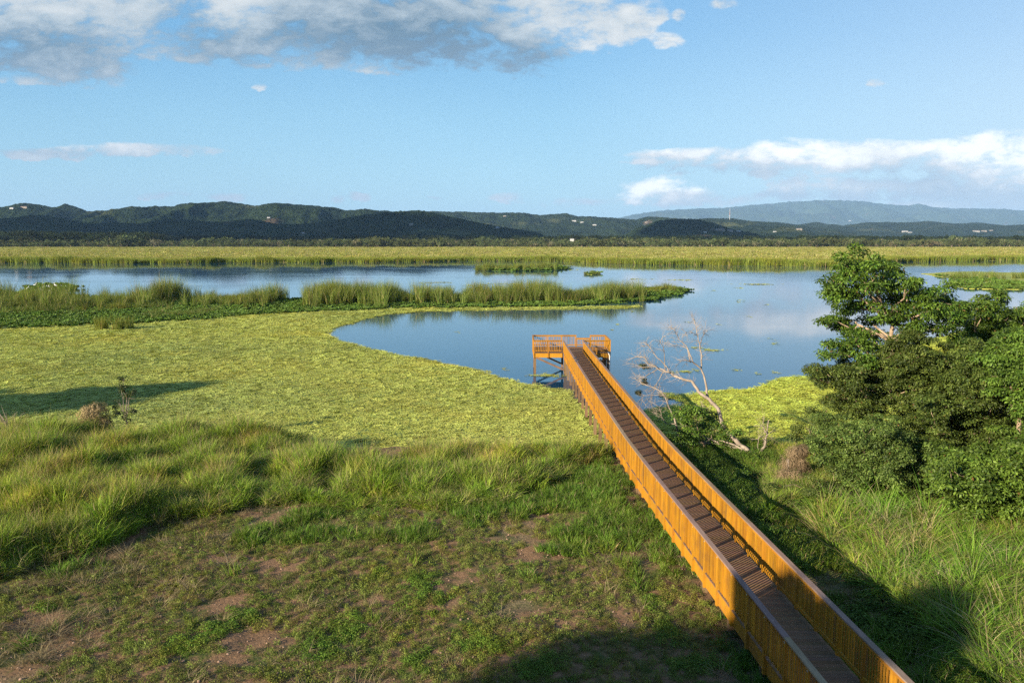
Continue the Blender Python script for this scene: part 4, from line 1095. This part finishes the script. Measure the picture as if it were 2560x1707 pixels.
OLIVE = dict(leaf=.105, aspect=.55, per=72, pr_=.26, pd=30, col=((.05, .10, .018), (.18, .245, .05)))
GREEN = dict(leaf=.12, aspect=.55, per=72, pr_=.28, pd=32, col=((.055, .12, .014), (.19, .30, .045)))
GREY = dict(leaf=.095, aspect=.55, per=78, pr_=.25, pd=34, col=((.06, .11, .020), (.20, .26, .06)))
D1 = 37.
T1 = B([(1935, 612, 26), (1960, 625, 34), (2005, 625, 34), (2040, 625, 20), (1925, 655, 30), (1905, 678, 20), (1960, 665, 34), (2010, 665, 36), (2055, 655, 26), (2085, 650, 12), (1990, 700, 30), (1945, 700, 24),
        (2090, 680, 26), (2125, 690, 36), (2165, 690, 30), (2185, 720, 28), (2140, 725, 34), (2090, 720, 30), (2050, 720, 26), (2180, 755, 24), (2140, 760, 30), (2100, 770, 26), (2200, 700, 12),
        (1915, 745, 18), (1935, 760, 22), (1900, 738, 8), (1945, 800, 22), (1920, 812, 16), (1965, 790, 22), (1990, 750, 22), (2010, 790, 22), (1975, 830, 24)], D1, 1.6, 1)
tree('broadleaf_tree', 'tallest tree on the bank, dark glossy leaves and pale limbs, its crown against the water', 'tree', None, T1, dict(GLOSSY, pd=15), .17, 'trees on the bank', 11, trunk_top=ATd(2050, 745, 37), twigs=2)
T1b = B([(1930, 870, 22), (1870, 862, 14), (1900, 866, 16), (1960, 870, 28), (1990, 900, 34), (2030, 860, 34), (2070, 850, 34), (2110, 830, 34), (2060, 900, 38), (2010, 940, 36), (1965, 940, 30), (2100, 900, 36), (2140, 870, 32), (1930, 920, 20), (2080, 790, 28), (2030, 820, 24), (1990, 855, 26)], 35.5, 1.2, 2)
tree('olive_leaved_tree', 'small-leaved olive green tree under the tallest crown, one thin branch reaching west', 'tree', None, T1b + [(c + np.array((c[0] / c[1] * 1.7, 1.7, -.1)), r * 1.05) for c, r in T1b], OLIVE, .12, 'trees on the bank', 12, twigs=2)
T2 = B([(2245, 715, 24), (2275, 705, 26), (2300, 712, 22), (2260, 745, 28), (2300, 750, 30), (2235, 760, 22), (2285, 785, 26), (2320, 780, 24), (2335, 730, 22), (2360, 735, 26), (2250, 800, 20)], 44., 1.2, 3)
tree('round_crowned_tree', 'tree with a rounded dark crown just behind and east of the tallest one', 'tree', None, T2, GLOSSY, .15, 'trees on the bank', 13)
T3 = B([(2170, 850, 36), (2220, 850, 38), (2180, 905, 42), (2240, 900, 44), (2290, 870, 34), (2290, 930, 44), (2200, 960, 46), (2140, 950, 40), (2250, 980, 44), (2310, 990, 40), (2110, 1000, 36), (2150, 1010, 36), (2340, 950, 34), (2220, 820, 24), (2190, 1020, 34), (2270, 1030, 30)], 33.5, 1.3, 4)
tree('spreading_tree', 'wide grey-olive tree filling the thicket below the two taller crowns', 'tree', None, T3 + [(c + np.array((c[0] / c[1] * 1.7, 1.7, -.1)), r * 1.05) for c, r in T3], OLIVE, .15, 'trees on the bank', 14, twigs=2)
T4 = B([(2330, 800, 34), (2300, 815, 26), (2350, 840, 40), (2320, 860, 36), (2370, 890, 44), (2340, 910, 36), (2400, 850, 40), (2390, 940, 40)], 31., 1., 5)
tree('leafy_tree', 'bright green leafy tree cut by the eastern edge of the view', 'tree', None, T4 + [(c + np.array((c[0] / c[1] * 1.7, 1.7, -.1)), r * 1.05) for c, r in T4], GREEN, .16, 'trees on the bank', 15)
T5 = B([(2200, 1110, 40), (2245, 1090, 40), (2300, 1080, 44), (2340, 1110, 44), (2270, 1130, 44), (2220, 1160, 40), (2310, 1160, 46), (2360, 1180, 44), (2260, 1180, 30), (2180, 1085, 26), (2370, 1060, 40), (2330, 1040, 28), (2400, 1130, 40)], 27.5, 1., 6)
tree('glossy_leaved_tree', 'low broad tree with shining leaves at the back edge of the long grass', 'tree', None, T5 + [(c + np.array((c[0] / c[1] * 1.7, 1.7, -.1)), r * 1.05) for c, r in T5], dict(GREEN, leaf=.13), .12, 'trees on the bank', 16)
T6 = B([(1935, 1000, 26), (1900, 1010, 24), (1945, 1045, 34), (1990, 1010, 34), (2040, 1010, 36), (1985, 1060, 40), (2040, 1070, 42), (2090, 1060, 40), (2000, 1110, 42), (2060, 1120, 42), (2110, 1110, 36), (1950, 1095, 34), (2090, 1160, 32), (2030, 1165, 34), (1985, 1150, 28), (1900, 1060, 24)], 31.5, 1.1, 7)
tree('grey_green_bush', 'large rounded grey-green bush in the middle of the thicket, above the long grass', 'bush', None, T6 + [(c + np.array((c[0] / c[1] * 1.7, 1.7, -.1)), r * 1.05) for c, r in T6], GREY, .09, 'bushes on the bank', 17)
T7 = B([(1590, 985, 26), (1630, 970, 26), (1655, 990, 22), (1570, 1020, 26), (1615, 1020, 34), (1660, 1030, 26), (1585, 1065, 34), (1640, 1070, 34), (1690, 1065, 22), (1620, 1100, 26), (1600, 950, 16), (1560, 960, 14)], 39., .9, 8)
tree('leafy_shrub', 'leafy green shrub between the boardwalk and the leaning dead tree', 'shrub', None, T7, dict(GREEN, leaf=.12, pd=22, per=50), .06, 'bushes on the bank', 18)
T8 = B([(1840, 1140, 30), (1870, 1120, 26), (1890, 1150, 30), (1850, 1175, 26), (1815, 1150, 20), (1900, 1180, 24)], 30.5, .6, 9)
tree('leafy_shrub', 'low yellow-green shrub at the foot of the dry vine mound', 'shrub', None, T8, dict(GREEN, leaf=.085, per=80, col=((.08, .12, .02), (.16, .20, .05))), .05, 'bushes on the bank', 19)
T9 = B([(1870, 960, 22), (1900, 950, 24), (1850, 985, 20), (1880, 1000, 26), (1910, 980, 24), (1860, 1030, 26), (1830, 1000, 12), (1890, 1045, 24)], 36.5, .8, 10)
tree('thin_shrub', 'thin open shrub standing against the yellow water plants', 'shrub', None, T9, dict(GREY, per=40, pd=16), .05, 'bushes on the bank', 20)
T12 = B([(1900, 1190, 26), (1930, 1170, 26), (1870, 1205, 20), (1960, 1200, 28), (1790, 1150, 18), (1770, 1120, 18), (1910, 1120, 22), (1925, 1090, 22)], 30.8, .8, 14)
tree('dark_shrub', 'dark tangled shrub between the dry vine mound and the large rounded bush', 'shrub', None, T12, dict(GREY, pd=30), .05, 'bushes on the bank', 24)
T13 = B([(1660, 1120, 18), (1690, 1140, 20), (1720, 1165, 20), (1700, 1110, 16), (1740, 1130, 14), (1640, 1140, 12)], 34., .7, 15)
tree('low_shrub', 'low dark shrub in the shade just east of the boardwalk', 'shrub', None, T13, dict(GREEN, leaf=.10, pd=26), .04, 'bushes on the bank', 25)
# dry vine mound
q = np.random.default_rng(55)
dv = tag(empty('dry_vine_mound', gbase(11.8, 33.2)), 'mound of dry brown hanging vines over a dead stump', 'vine mound', 'bushes on the bank')
blv = B([(1826, 1040, 15), (1812, 1066, 17), (1838, 1062, 15), (1800, 1095, 15), (1826, 1094, 17), (1844, 1035, 11), (1795, 1125, 13), (1815, 1130, 12), (1850, 1085, 10)], 33., .5, 13)
parts = []
for c, r in blv:
    n = 1500; d = rdirs(q, n, .1); p_ = c + d * r * (.35 + .95 * q.random((n, 1)))
    k = q.random((n, 1)); cc = np.array((.24, .165, .095)) * (1 - k) + np.array((.42, .31, .19)) * k
    td = np.stack([d[:, 0] * .4, d[:, 1] * .4, -np.ones(n)], 1) + q.normal(0, .8, (n, 3))
    parts.append(leaf_quads(p_, d, .17 * (.5 + q.random(n)), .08, q, cc * .8, 0, td))
a_, b_, c_ = join(parts); mesh('vines', a_, b_, M_DRY, dv, c_)
V_, Fq, C = crown([(c, r * 1.1) for c, r in blv[4:]], q, leaf=.08, per=40, pr_=.2, pd=16, col=((.07, .12, .02), (.15, .20, .045))); mesh('green_leaves', V_, Fq, M_LEAF, dv, C)
mb = MB(); mb.tube([gbase(11.8, 33.2), (11.85, 33.2, 1.6), (11.8, 33.15, 2.3)], [.12, .1, .06], 6); mb.build('stump', M_DEADBARK, dv)

# dead tree, traced in its own plane and given depth
def dpt(x, y, D): return AT(1560 + x * .3444, 780 + y * .3444, D)
dt = tag(empty('dead_tree', gbase(11.4, 38.0)), 'leaning dead tree with bare white branches over the water beside the boardwalk', 'tree')
DL = [  # (points, depth0, depth1, radius0, radius1)
    ([(900, 1010), (840, 960), (760, 880), (710, 800), (680, 700), (620, 630), (540, 580), (500, 510), (440, 490), (370, 470), (330, 435), (250, 410), (180, 370), (150, 325), (70, 330)], 38.0, 42.5, .125, .018),
    ([(612, 625), (600, 560), (585, 480), (560, 410), (563, 320), (550, 230), (530, 150), (510, 60)], 40.2, 41.5, .065, .012),
    ([(560, 412), (510, 370), (470, 355), (420, 350)], 40.6, 40.2, .045, .015),
    ([(510, 372), (480, 310), (455, 250), (400, 200), (370, 130), (345, 115)], 40.6, 41.6, .035, .01),
    ([(482, 365), (462, 270), (420, 245), (330, 230)], 40.6, 42, .03, .01),
    ([(550, 230), (575, 170), (585, 130)], 41, 41.6, .02, .008),
    ([(530, 170), (500, 150), (440, 140)], 41.2, 40.8, .015, .006),
    ([(322, 432), (290, 370), (220, 310), (180, 240), (160, 230)], 41, 42, .035, .01),
    ([(300, 425), (295, 330), (285, 260), (265, 210)], 41, 40.5, .025, .008),
    ([(330, 437), (280, 430), (230, 400), (140, 400), (80, 380)], 41, 41.8, .035, .01),
    ([(280, 440), (240, 520), (215, 545)], 41, 41.3, .022, .008),
    ([(250, 412), (200, 440), (150, 470), (110, 480)], 41.5, 42.0, .025, .007),
    ([(420, 1010), (408, 930), (390, 870), (360, 760), (330, 690), (290, 600), (230, 550), (150, 530), (90, 490)], 39.0, 41.0, .06, .012),
    ([(290, 605), (240, 600), (150, 605), (110, 640)], 40.2, 40.6, .02, .007),
    ([(230, 550), (200, 600), (190, 650)], 40.5, 40.8, .012, .005),
    ([(372, 812), (310, 812), (270, 750), (255, 690)], 39.5, 39.8, .025, .01),
    ([(310, 812), (240, 755)], 39.6, 39.9, .015, .006),
    ([(900, 1010), (975, 1035), (1015, 980), (1035, 890), (1050, 780)], 38.0, 38.6, .11, .02),
    ([(1035, 880), (1015, 840), (990, 820)], 38.4, 38.5, .04, .012),
    ([(985, 1025), (965, 960), (990, 905), (1030, 900)], 38.1, 38.4, .02, .01),
    ([(980, 1037), (860, 1000), (700, 960), (540, 945)], 38.0, 39.2, .085, .03),
    ([(880, 1005), (760, 950), (690, 930)], 38.0, 38.6, .06, .02),
    ([(690, 945), (600, 910), (520, 870), (440, 860)], 38.8, 39.5, .045, .012),
    ([(720, 820), (670, 770), (600, 700), (560, 680)], 39.2, 40.2, .025, .008),
    ([(860, 985), (840, 1060), (850, 1120)], 37.9, 37.6, .012, .006), ([(940, 1025), (930, 1090), (935, 1150)], 37.9, 37.7, .012, .006), ([(960, 1035), (990, 1100), (985, 1160)], 37.9, 37.6, .012, .006),
]
q = np.random.default_rng(77)
mb = MB(); tips = []
for i, (pts, d0, d1, r0, r1) in enumerate(DL):
    n = len(pts); D = np.linspace(d0, d1, n)
    P3 = np.array([dpt(x, y, Dk) for (x, y), Dk in zip(pts, D)])
    t_ = np.linspace(0, n - 1, (n - 1) * 3 + 1); P3 = np.stack([np.interp(t_, np.arange(n), P3[:, k]) for k in range(3)], 1)
    P3[1:-1] += q.normal(0, .018, P3[1:-1].shape)
    target = mb if i in (0, 17, 20) else None
    m2 = mb if target is mb else MB()
    m2.tube(P3, np.linspace(r0, r1, len(P3)), 7 if r0 > .05 else 5, 1.)
    if target is None: m2.build('branch', M_DEADBARK, dt, smooth=True)
    if r1 < .02:
        for j in range(len(P3) // 2, len(P3)): tips.append((P3[j], P3[j] - P3[j - 1]))
mb.build('trunk', M_DEADBARK, dt, smooth=True)
mb = MB()
for p0, d0 in tips:
    d0 = d0 / (np.linalg.norm(d0) + 1e-6)
    for k in range(3):
        d = d0 * .7 + q.normal(0, .6, 3); d /= np.linalg.norm(d); L_ = q.uniform(.25, .75)
        pm = p0 + d * L_ * .5 + q.normal(0, .03, 3); pe = p0 + d * L_ + q.normal(0, .06, 3)
        mb.tube([p0, pm, pe], [.009, .007, .004], 3)
        for kk in range(2):
            e2 = pm + (d + q.normal(0, .7, 3)) * L_ * .4; mb.tube([pm, e2], [.006, .003], 3)
mb.build('twigs', M_DEADBARK, dt)
for (x, y, D, r) in ((150, 395, 41.9, .16), (150, 505, 41.4, .13), (110, 580, 41, .10)):
    V_, Fq, C = crown([(dpt(x, y, D), r * 1.5)], q, leaf=.10, per=60, pr_=.12, pd=60, col=((.04, .06, .015), (.10, .11, .03)))
    mesh('leaf_clump', V_, Fq, M_LEAF, dt, C)

# sapling and dry bush on the left bank
sp_ = B([(282, 872, 8), (276, 884, 7), (290, 905, 6), (305, 905, 6), (270, 925, 9), (300, 940, 8), (285, 955, 9), (262, 950, 7)], 42.5, .3, 31)
tree('sapling', 'thin sapling with few leaves standing alone at the edge of the lagoon', 'sapling', gbase(-20.9, 42.5), sp_, dict(GREEN, per=14, pd=30, pr_=.16, leaf=.10, col=((.04, .06, .015), (.09, .11, .03))), .06, None, 33, bark=M_DEADBARK, twigs=6)
q = np.random.default_rng(56)
dbs = tag(empty('dry_bush', gbase(-22.6, 42.0)), 'dry brown bush beside the lone sapling', 'bush')
parts = []
for c, r in B([(205, 955, 20), (225, 950, 22), (215, 975, 22), (240, 975, 14)], 42, .3, 32):
    n = 800; d = rdirs(q, n, .2); p_ = c + d * r * (.5 + .6 * q.random((n, 1))); k = q.random((n, 1))
    cc = np.array((.20, .14, .07)) * (1 - k) + np.array((.36, .27, .15)) * k
    parts.append(leaf_quads(p_, d, .26 * (.5 + q.random(n)), .12, q, cc, 0, d + q.normal(0, .6, (n, 3))))
a_, b_, c_ = join(parts); mesh('twigs', a_, b_, M_DRY, dbs, c_)
V_, Fq, C = crown(B([(245, 960, 12), (225, 935, 8)], 42, .2, 34), q, leaf=.10, per=30, pr_=.2, pd=8, col=((.05, .08, .02), (.10, .13, .03))); mesh('leaves', V_, Fq, M_LEAF, dbs, C)
mb = MB(); bx_, by_, bz_ = gbase(-26.4, 41.)
for k in range(7):
    a = q.uniform(0, 6.28); p1 = (bx_ + math.cos(a) * .25, by_ + math.sin(a) * .2, bz_ + 1.3); p2 = (bx_ + math.cos(a) * .8, by_ + math.sin(a) * .6, bz_ + 1.7 + q.uniform(0, .8))
    mb.tube([(bx_, by_, bz_ - .1), p1, p2], [.03, .02, .006], 4)
    mb.tube([p1, (p1[0] + q.normal(0, .4), p1[1], p1[2] + .6)], [.012, .004], 3)
tag(mb.build('bare_shrub', M_DEADBARK, None), 'leafless grey shrub at the western edge of the bank grass', 'shrub')

# trees that stand outside the picture and throw the long shadows seen in it
SH = dict(leaf=.34, aspect=.7, per=60, pr_=.7, pd=4.0, col=((.04, .08, .012), (.08, .13, .025)))
def shade_tree(X, Y, hz_, r, label, sd_, nb=14, fl=.7):
    q = np.random.default_rng(sd_); c0 = np.array((X, Y, hz_))
    bl = [(c0 + rdirs(q, 1)[0] * r * .65 * np.array((1, 1, fl)), r * q.uniform(.32, .45)) for _ in range(nb)]
    tree('shade_tree', label, 'tree', gbase(X, Y), bl, SH, .25, 'trees behind the viewpoint', sd_, trunk_top=(X, Y, hz_ - 1))
shade_tree(-21.3, -7.1, 14., 2.3, 'dense tree behind the viewpoint shading the near end of the boardwalk', 91, 12, .3)
shade_tree(-29., -12.5, 14.5, 3.8, 'second dense tree behind the viewpoint, further west', 92)
shade_tree(-57., 36., 9.5, 5.0, 'tree on the western bank throwing its shadow over the water lettuce', 94)
shade_tree(-66., 33., 9.0, 5.0, 'second tree on the western bank beyond the first', 95)

# ================================================================== HOUSES, MAST, BIRDS
M_WALL, tt, o = newmat('painted_wall')
at_ = tt.node('ShaderNodeAttribute', attribute_name='col')
p = tt.node('ShaderNodeBsdfPrincipled', inp={'Base Color': at_.outputs[0], 'Roughness': .8}); tt.l.new(p.outputs[0], o.inputs[0])
dg = bpy.context.evaluated_depsgraph_get()
def hillz(x, Y0, Y1, px_y):
    """walk a photographed ray until it meets a hill"""
    d = pray(x, px_y)
    hit = sc.ray_cast(dg, Vector((d[0], d[1], d[2])).normalized() * 1500 + Vector((0, 0, H)), Vector(d).normalized(), distance=30000)
    return hit[1] if hit[0] else None
dg.update()
HOUSES = [(60, 520, 26), (30, 521, 14), (286, 524, 10), (672, 545, 12), (664, 548, 9), (1028, 562, 16), (758, 584, 12), (1244, 570, 14), (1170, 562, 9), (1262, 541, 12), (1435, 553, 16), (1455, 556, 12), (1486, 563, 14), (1498, 562, 10), (1525, 561, 10), (1616, 556, 12),
          (1566, 566, 9), (1590, 562, 9), (1800, 577, 34), (1825, 578, 22), (1846, 579, 14), (1762, 582, 12), (1907, 557, 10), (1937, 580, 12), (1998, 574, 20), (2262, 580, 22), (2275, 582, 14), (2440, 580, 26), (2460, 579, 20), (2478, 577, 12), (2408, 582, 10), (2509, 583, 10),
          (2080, 554, 9), (2106, 556, 10), (2125, 553, 12), (2169, 552, 9), (2436, 547, 10), (2060, 552, 8), (2330, 584, 9), (1868, 596, 8), (1430, 603, 14), (1405, 577, 10), (1352, 575, 9), (1540, 556, 8), (2140, 553, 8), (1316, 555, 9), (1090, 588, 8)]
hq = random.Random(12)
for i, (x, y, wpx) in enumerate(HOUSES):
    if wpx < 12: continue
    hp = hillz(x, 0, 0, y)
    if hp is None: continue
    D = hp[1]; W_ = max(wpx * .62 * D / 1991, 8); Hh = max(4.0, W_ * .18); Dp = min(W_ * .7, 14)
    c_ = hq.choice([(.36, .35, .32), (.32, .28, .23), (.36, .36, .36), (.28, .24, .19), (.45, .45, .43)])
    ho = tag(empty('house', (hp[0], hp[1], hp[2])), 'small pale house among the trees on the distant hills', 'house', 'houses scattered over the distant hills')
    if wpx > 19: ho['label'] = {1800: 'long white building at the foot of the dark knoll', 1825: 'white building beside the longest one under the dark knoll', 60: 'long pale building on the western ridge below the twin peaks', 1998: 'white building on the slope between the small brown knoll and hazy hills',
                                2262: 'pale building in the middle of the hazy hills', 2440: 'longest pale building on the hazy eastern hills', 2460: 'pale building touching the longest one on the hazy eastern hills'}.get(x, ho['label'])
    mb = MB(); z0 = hp[2]
    mb.box(hp[0] - W_ / 2, hp[0] + W_ / 2, hp[1] - Dp / 2, hp[1] + Dp / 2, z0 - 6, z0 + Hh, c_); mb.build('wall', M_WALL, ho)
    rc = hq.choice([(.30, .29, .28), (.22, .14, .10), (.34, .34, .33)])
    V_ = [(hp[0] - W_ * .53, hp[1] - Dp * .56, z0 + Hh), (hp[0] + W_ * .53, hp[1] - Dp * .56, z0 + Hh), (hp[0] + W_ * .53, hp[1] + Dp * .56, z0 + Hh), (hp[0] - W_ * .53, hp[1] + Dp * .56, z0 + Hh), (hp[0] - W_ * .42, hp[1], z0 + Hh * 1.35), (hp[0] + W_ * .42, hp[1], z0 + Hh * 1.35)]
    mesh('roof', V_, [np.array([[0, 1, 5, 4], [2, 3, 4, 5]]), np.array([[1, 2, 5], [3, 0, 4], [0, 2, 1], [0, 3, 2]])], M_WALL, ho, np.array([rc] * 6))
    mb = MB()
    for k in range(3):
        xx = hp[0] - W_ * .3 + k * W_ * .3; mb.box(xx - W_ * .05, xx + W_ * .05, hp[1] - Dp / 2 - .1, hp[1] - Dp / 2 - .02, z0 + Hh * .35, z0 + Hh * .7, (.05, .06, .07))
    if wpx > 19: mb.build('window', M_WALL, ho)
mp = hillz(1824, 0, 0, 549)
if mp is not None:
    ms = tag(empty('radio_mast', tuple(mp)), 'thin red and white radio mast on the ridge east of the dark knoll', 'mast')
    k_ = mp[1] / 1991; hh_ = 27 * k_
    for nm_, z0_, z1_, c_ in (('lower_section', -5, hh_ * .4, (.4, .4, .4)), ('middle_section', hh_ * .4, hh_ * .7, (.35, .2, .18)), ('upper_section', hh_ * .7, hh_, (.4, .4, .4))):
        mb = MB(); w0 = 1.8 * (1 - z0_ / hh_ * .7); w1 = 1.8 * (1 - z1_ / hh_ * .7)
        for sx, sy in ((-1, -1), (1, -1), (1, 1), (-1, 1)):
            mb.beam((mp[0] + sx * w0, mp[1] + sy * w0, mp[2] + z0_), (mp[0] + sx * w1, mp[1] + sy * w1, mp[2] + z1_), 1.0, 1.0, c_)
        for q_ in range(4):
            za = z0_ + (z1_ - z0_) * q_ / 4; zb = z0_ + (z1_ - z0_) * (q_ + 1) / 4
            mb.beam((mp[0] - w0, mp[1] - w0, mp[2] + za), (mp[0] + w1, mp[1] - w1, mp[2] + zb), .7, .7, c_)
        mb.build(nm_, M_WALL, ms)

M_FEATHER, tt, o = newmat('white_feather')
p = tt.node('ShaderNodeBsdfPrincipled', inp={'Base Color': (.86, .86, .84), 'Roughness': .7}); tt.l.new(p.outputs[0], o.inputs[0])
M_DARKF, tt, o = newmat('dark_feather')
p = tt.node('ShaderNodeBsdfPrincipled', inp={'Base Color': (.03, .035, .05), 'Roughness': .5}); tt.l.new(p.outputs[0], o.inputs[0])
def egret(loc, h, ang, label, upright=1.0, group='white birds resting on the floating plants'):
    """one continuous body: tail, back, breast, S-neck, head and bill, on two legs"""
    ca, sa = math.cos(ang), math.sin(ang)
    def W(a, z, b=0): return (loc[0] + ca * a - sa * b, loc[1] + sa * a + ca * b, loc[2] + z)
    b = MB()
    pts = [W(-.42 * h, .36 * h), W(-.30 * h, .42 * h), W(-.12 * h, .50 * h), W(.06 * h, .56 * h), W(.14 * h, .64 * h), W(.12 * h, .74 * h * upright), W(.10 * h, .82 * h * upright), W(.15 * h, .90 * h * upright), W(.22 * h, .90 * h * upright), W(.40 * h, .88 * h * upright)]
    b.tube(pts, np.array([.015, .07, .125, .11, .06, .035, .03, .042, .03, .006]) * h, 9)
    root = tag(b.build('egret', M_FEATHER, None, smooth=True), label, 'bird', group)
    b = MB()
    for q_ in (-1, 1):
        b = MB(); b.tube([W(-.05 * h, .42 * h, q_ * .04 * h), W(-.02 * h, .2 * h, q_ * .04 * h), W(-.04 * h, -.02, q_ * .04 * h)], [.018 * h, .011 * h, .010 * h], 5)
        l_ = b.build('leg', M_DARKF, None); l_.parent = root
    for q_ in (-1, 1):
        wv_ = MB(); wv_.tube([W(.04 * h, .55 * h, q_ * .08 * h), W(-.15 * h, .50 * h, q_ * .11 * h), W(-.38 * h, .38 * h, q_ * .05 * h)], [.03 * h, .06 * h, .01 * h], 6)
        l_ = wv_.build('wing', M_FEATHER, None, smooth=True); l_.parent = root
    return root
EG = [(5.88 * 0 + 520 / 5.88, 1030, 1.25, .3, 'egret on the near bank edge of the raft, standing apart with neck raised'), (812 / 5.88, 1035, 1.4, 2.8, 'tallest egret, standing with its neck up in the middle of the plant raft'), (640 / 5.88, 1042, .8, .2, None), (685 / 5.88, 1038, .8, 1.9, None), (715 / 5.88, 1040, .9, .5, None),
      (725 / 5.88, 1044, .8, 3.0, None), (905 / 5.88, 1046, .9, 2.2, None), (962 / 5.88, 1048, .8, .4, 'egret nearest the pointed tip of the plant raft'), (585 / 5.88, 1082, .8, 1.2, None), (603 / 5.88, 1088, .8, 2.6, None), (638 / 5.88, 1086, .8, .2, None), (745 / 5.88, 1098, .9, .9, 'egret lowest on the raft, by the open water'),
      (420 / 5.88, 1055, .9, 1.5, None), (405 / 5.88, 1066, .8, .1, None), (752 / 5.88, 1145, .7, .3, None)]
for (x, yz, h_, a_, lb) in EG:
    g_ = G(x, 540 + yz / 5.88 + 4, .12)
    egret(g_, h_, a_, lb or 'white egret among others resting on the green plant raft')
# birds on the rails
def rail_bird(px_, py_, side, ang, label, white=True):
    # find the station on the rail cap that the photograph shows
    c_ = G(px_, py_, ZD + 1.07); Y = c_[1]; X = float(cx(Y)) + side * .858
    b = MB(); L_ = .26; ca, sa = math.cos(ang), math.sin(ang)
    def W(a, z): return (X + ca * a, Y + sa * a, ZD + 1.07 + z)
    b.tube([W(-L_ * .95, .05), W(-L_ * .4, .07), W(-L_ * .1, .095), W(L_ * .2, .12), W(L_ * .38, .17), W(L_ * .5, .175), W(L_ * .66, .165)], [.008, .02, .05, .055, .036, .03, .004], 8)
    root = tag(b.build('perched_bird', M_DARKF, None, smooth=True), label, 'bird', 'dark birds perched on the railings')
    b = MB(); b.tube([W(-L_ * .02, .055), W(L_ * .2, .085), W(L_ * .30, .12)], [.02, .045, .02], 7); r_ = b.build('breast', M_FEATHER if white else M_DARKF, None, smooth=True); r_.parent = root
    b = MB(); b.tube([W(0, .06), W(.01, .0)], [.006, .005], 4); r_ = b.build('legs', M_DARKF, None); r_.parent = root
rail_bird(1437, 898, -1, .4, 'dark and white bird on the west railing, the further of a close pair')
rail_bird(1443, 905, -1, .2, 'dark and white bird on the west railing, the nearer of a close pair')
rail_bird(1502, 903, 1, 1.0, 'single dark bird on the east railing near the platform', False)

# clouds standing behind the viewpoint, towards the sun: their shadow lies on the dark hills and forest
M_CLOUD, tt, o = newmat('cloud_white')
p = tt.node('ShaderNodeBsdfPrincipled', inp={'Base Color': (.85, .85, .86), 'Roughness': 1., 'Specular IOR Level': 0.}); tt.l.new(p.outputs[0], o.inputs[0])
qc = np.random.default_rng(3); mb = MB()
ZC = 1700.; off = np.array((sun_dir.x, sun_dir.y)) / math.tan(R(SUN_EL)) / math.cos(R(SUN_EL)) * (ZC - 60)
for (X, Y, rx, ry) in ((-2700, 3300, 1700, 1500), (-1300, 3200, 1100, 1350), (-300, 2900, 700, 1000), (-1500, 1900, 1100, 480), (-600, 1850, 700, 420), (-2300, 1900, 1100, 560), (150, 2500, 500, 700), (960, 3800, 420, 430), (1300, 2500, 900, 420), (2100, 2700, 700, 350), (600, 2700, 600, 420), (-3300, 4300, 900, 700)):
    for k in range(9):
        a = qc.uniform(0, 6.28); r_ = qc.uniform(.15, .75); cx_, cy_ = X + off[0] + math.cos(a) * rx * r_, Y + off[1] + math.sin(a) * ry * r_
        th, ph = np.meshgrid(np.linspace(0, 2 * math.pi, 19)[:-1], np.linspace(.0, math.pi, 10))
        n_ = 1 + .35 * (fbm(th * 1.6 + k * 3, ph * 1.6 + X * .01, 3) - .5)
        sx, sy = rx * .42 * qc.uniform(.7, 1.2), ry * .42 * qc.uniform(.7, 1.2)
        V_ = np.stack([cx_ + np.cos(th) * np.sin(ph) * sx * n_, cy_ + np.sin(th) * np.sin(ph) * sy * n_, ZC + np.cos(ph) * 110 * n_], 2).reshape(-1, 3)
        f_ = [[i * 18 + j, i * 18 + (j + 1) % 18, (i + 1) * 18 + (j + 1) % 18, (i + 1) * 18 + j] for i in range(9) for j in range(18)]
        mb.quadmesh(V_, f_)
tag(mb.build('clouds', M_CLOUD, smooth=True), 'broken white clouds over the land behind the viewpoint', kind='stuff')

#HAZE
hz = MB(); hz.box(-42000, 42000, -100, 41000, -1.9, 1340)
M_HAZE, tt, o = newmat('haze_air')
pv = tt.node('ShaderNodeVolumePrincipled', inp={'Color': (.42, .68, 1.0), 'Density': 3.0e-5, 'Anisotropy': 0.0})
tt.l.new(pv.outputs[0], o.inputs['Volume'])
tag(hz.build('haze', M_HAZE), 'thin blue haze over the whole landscape', kind='stuff')
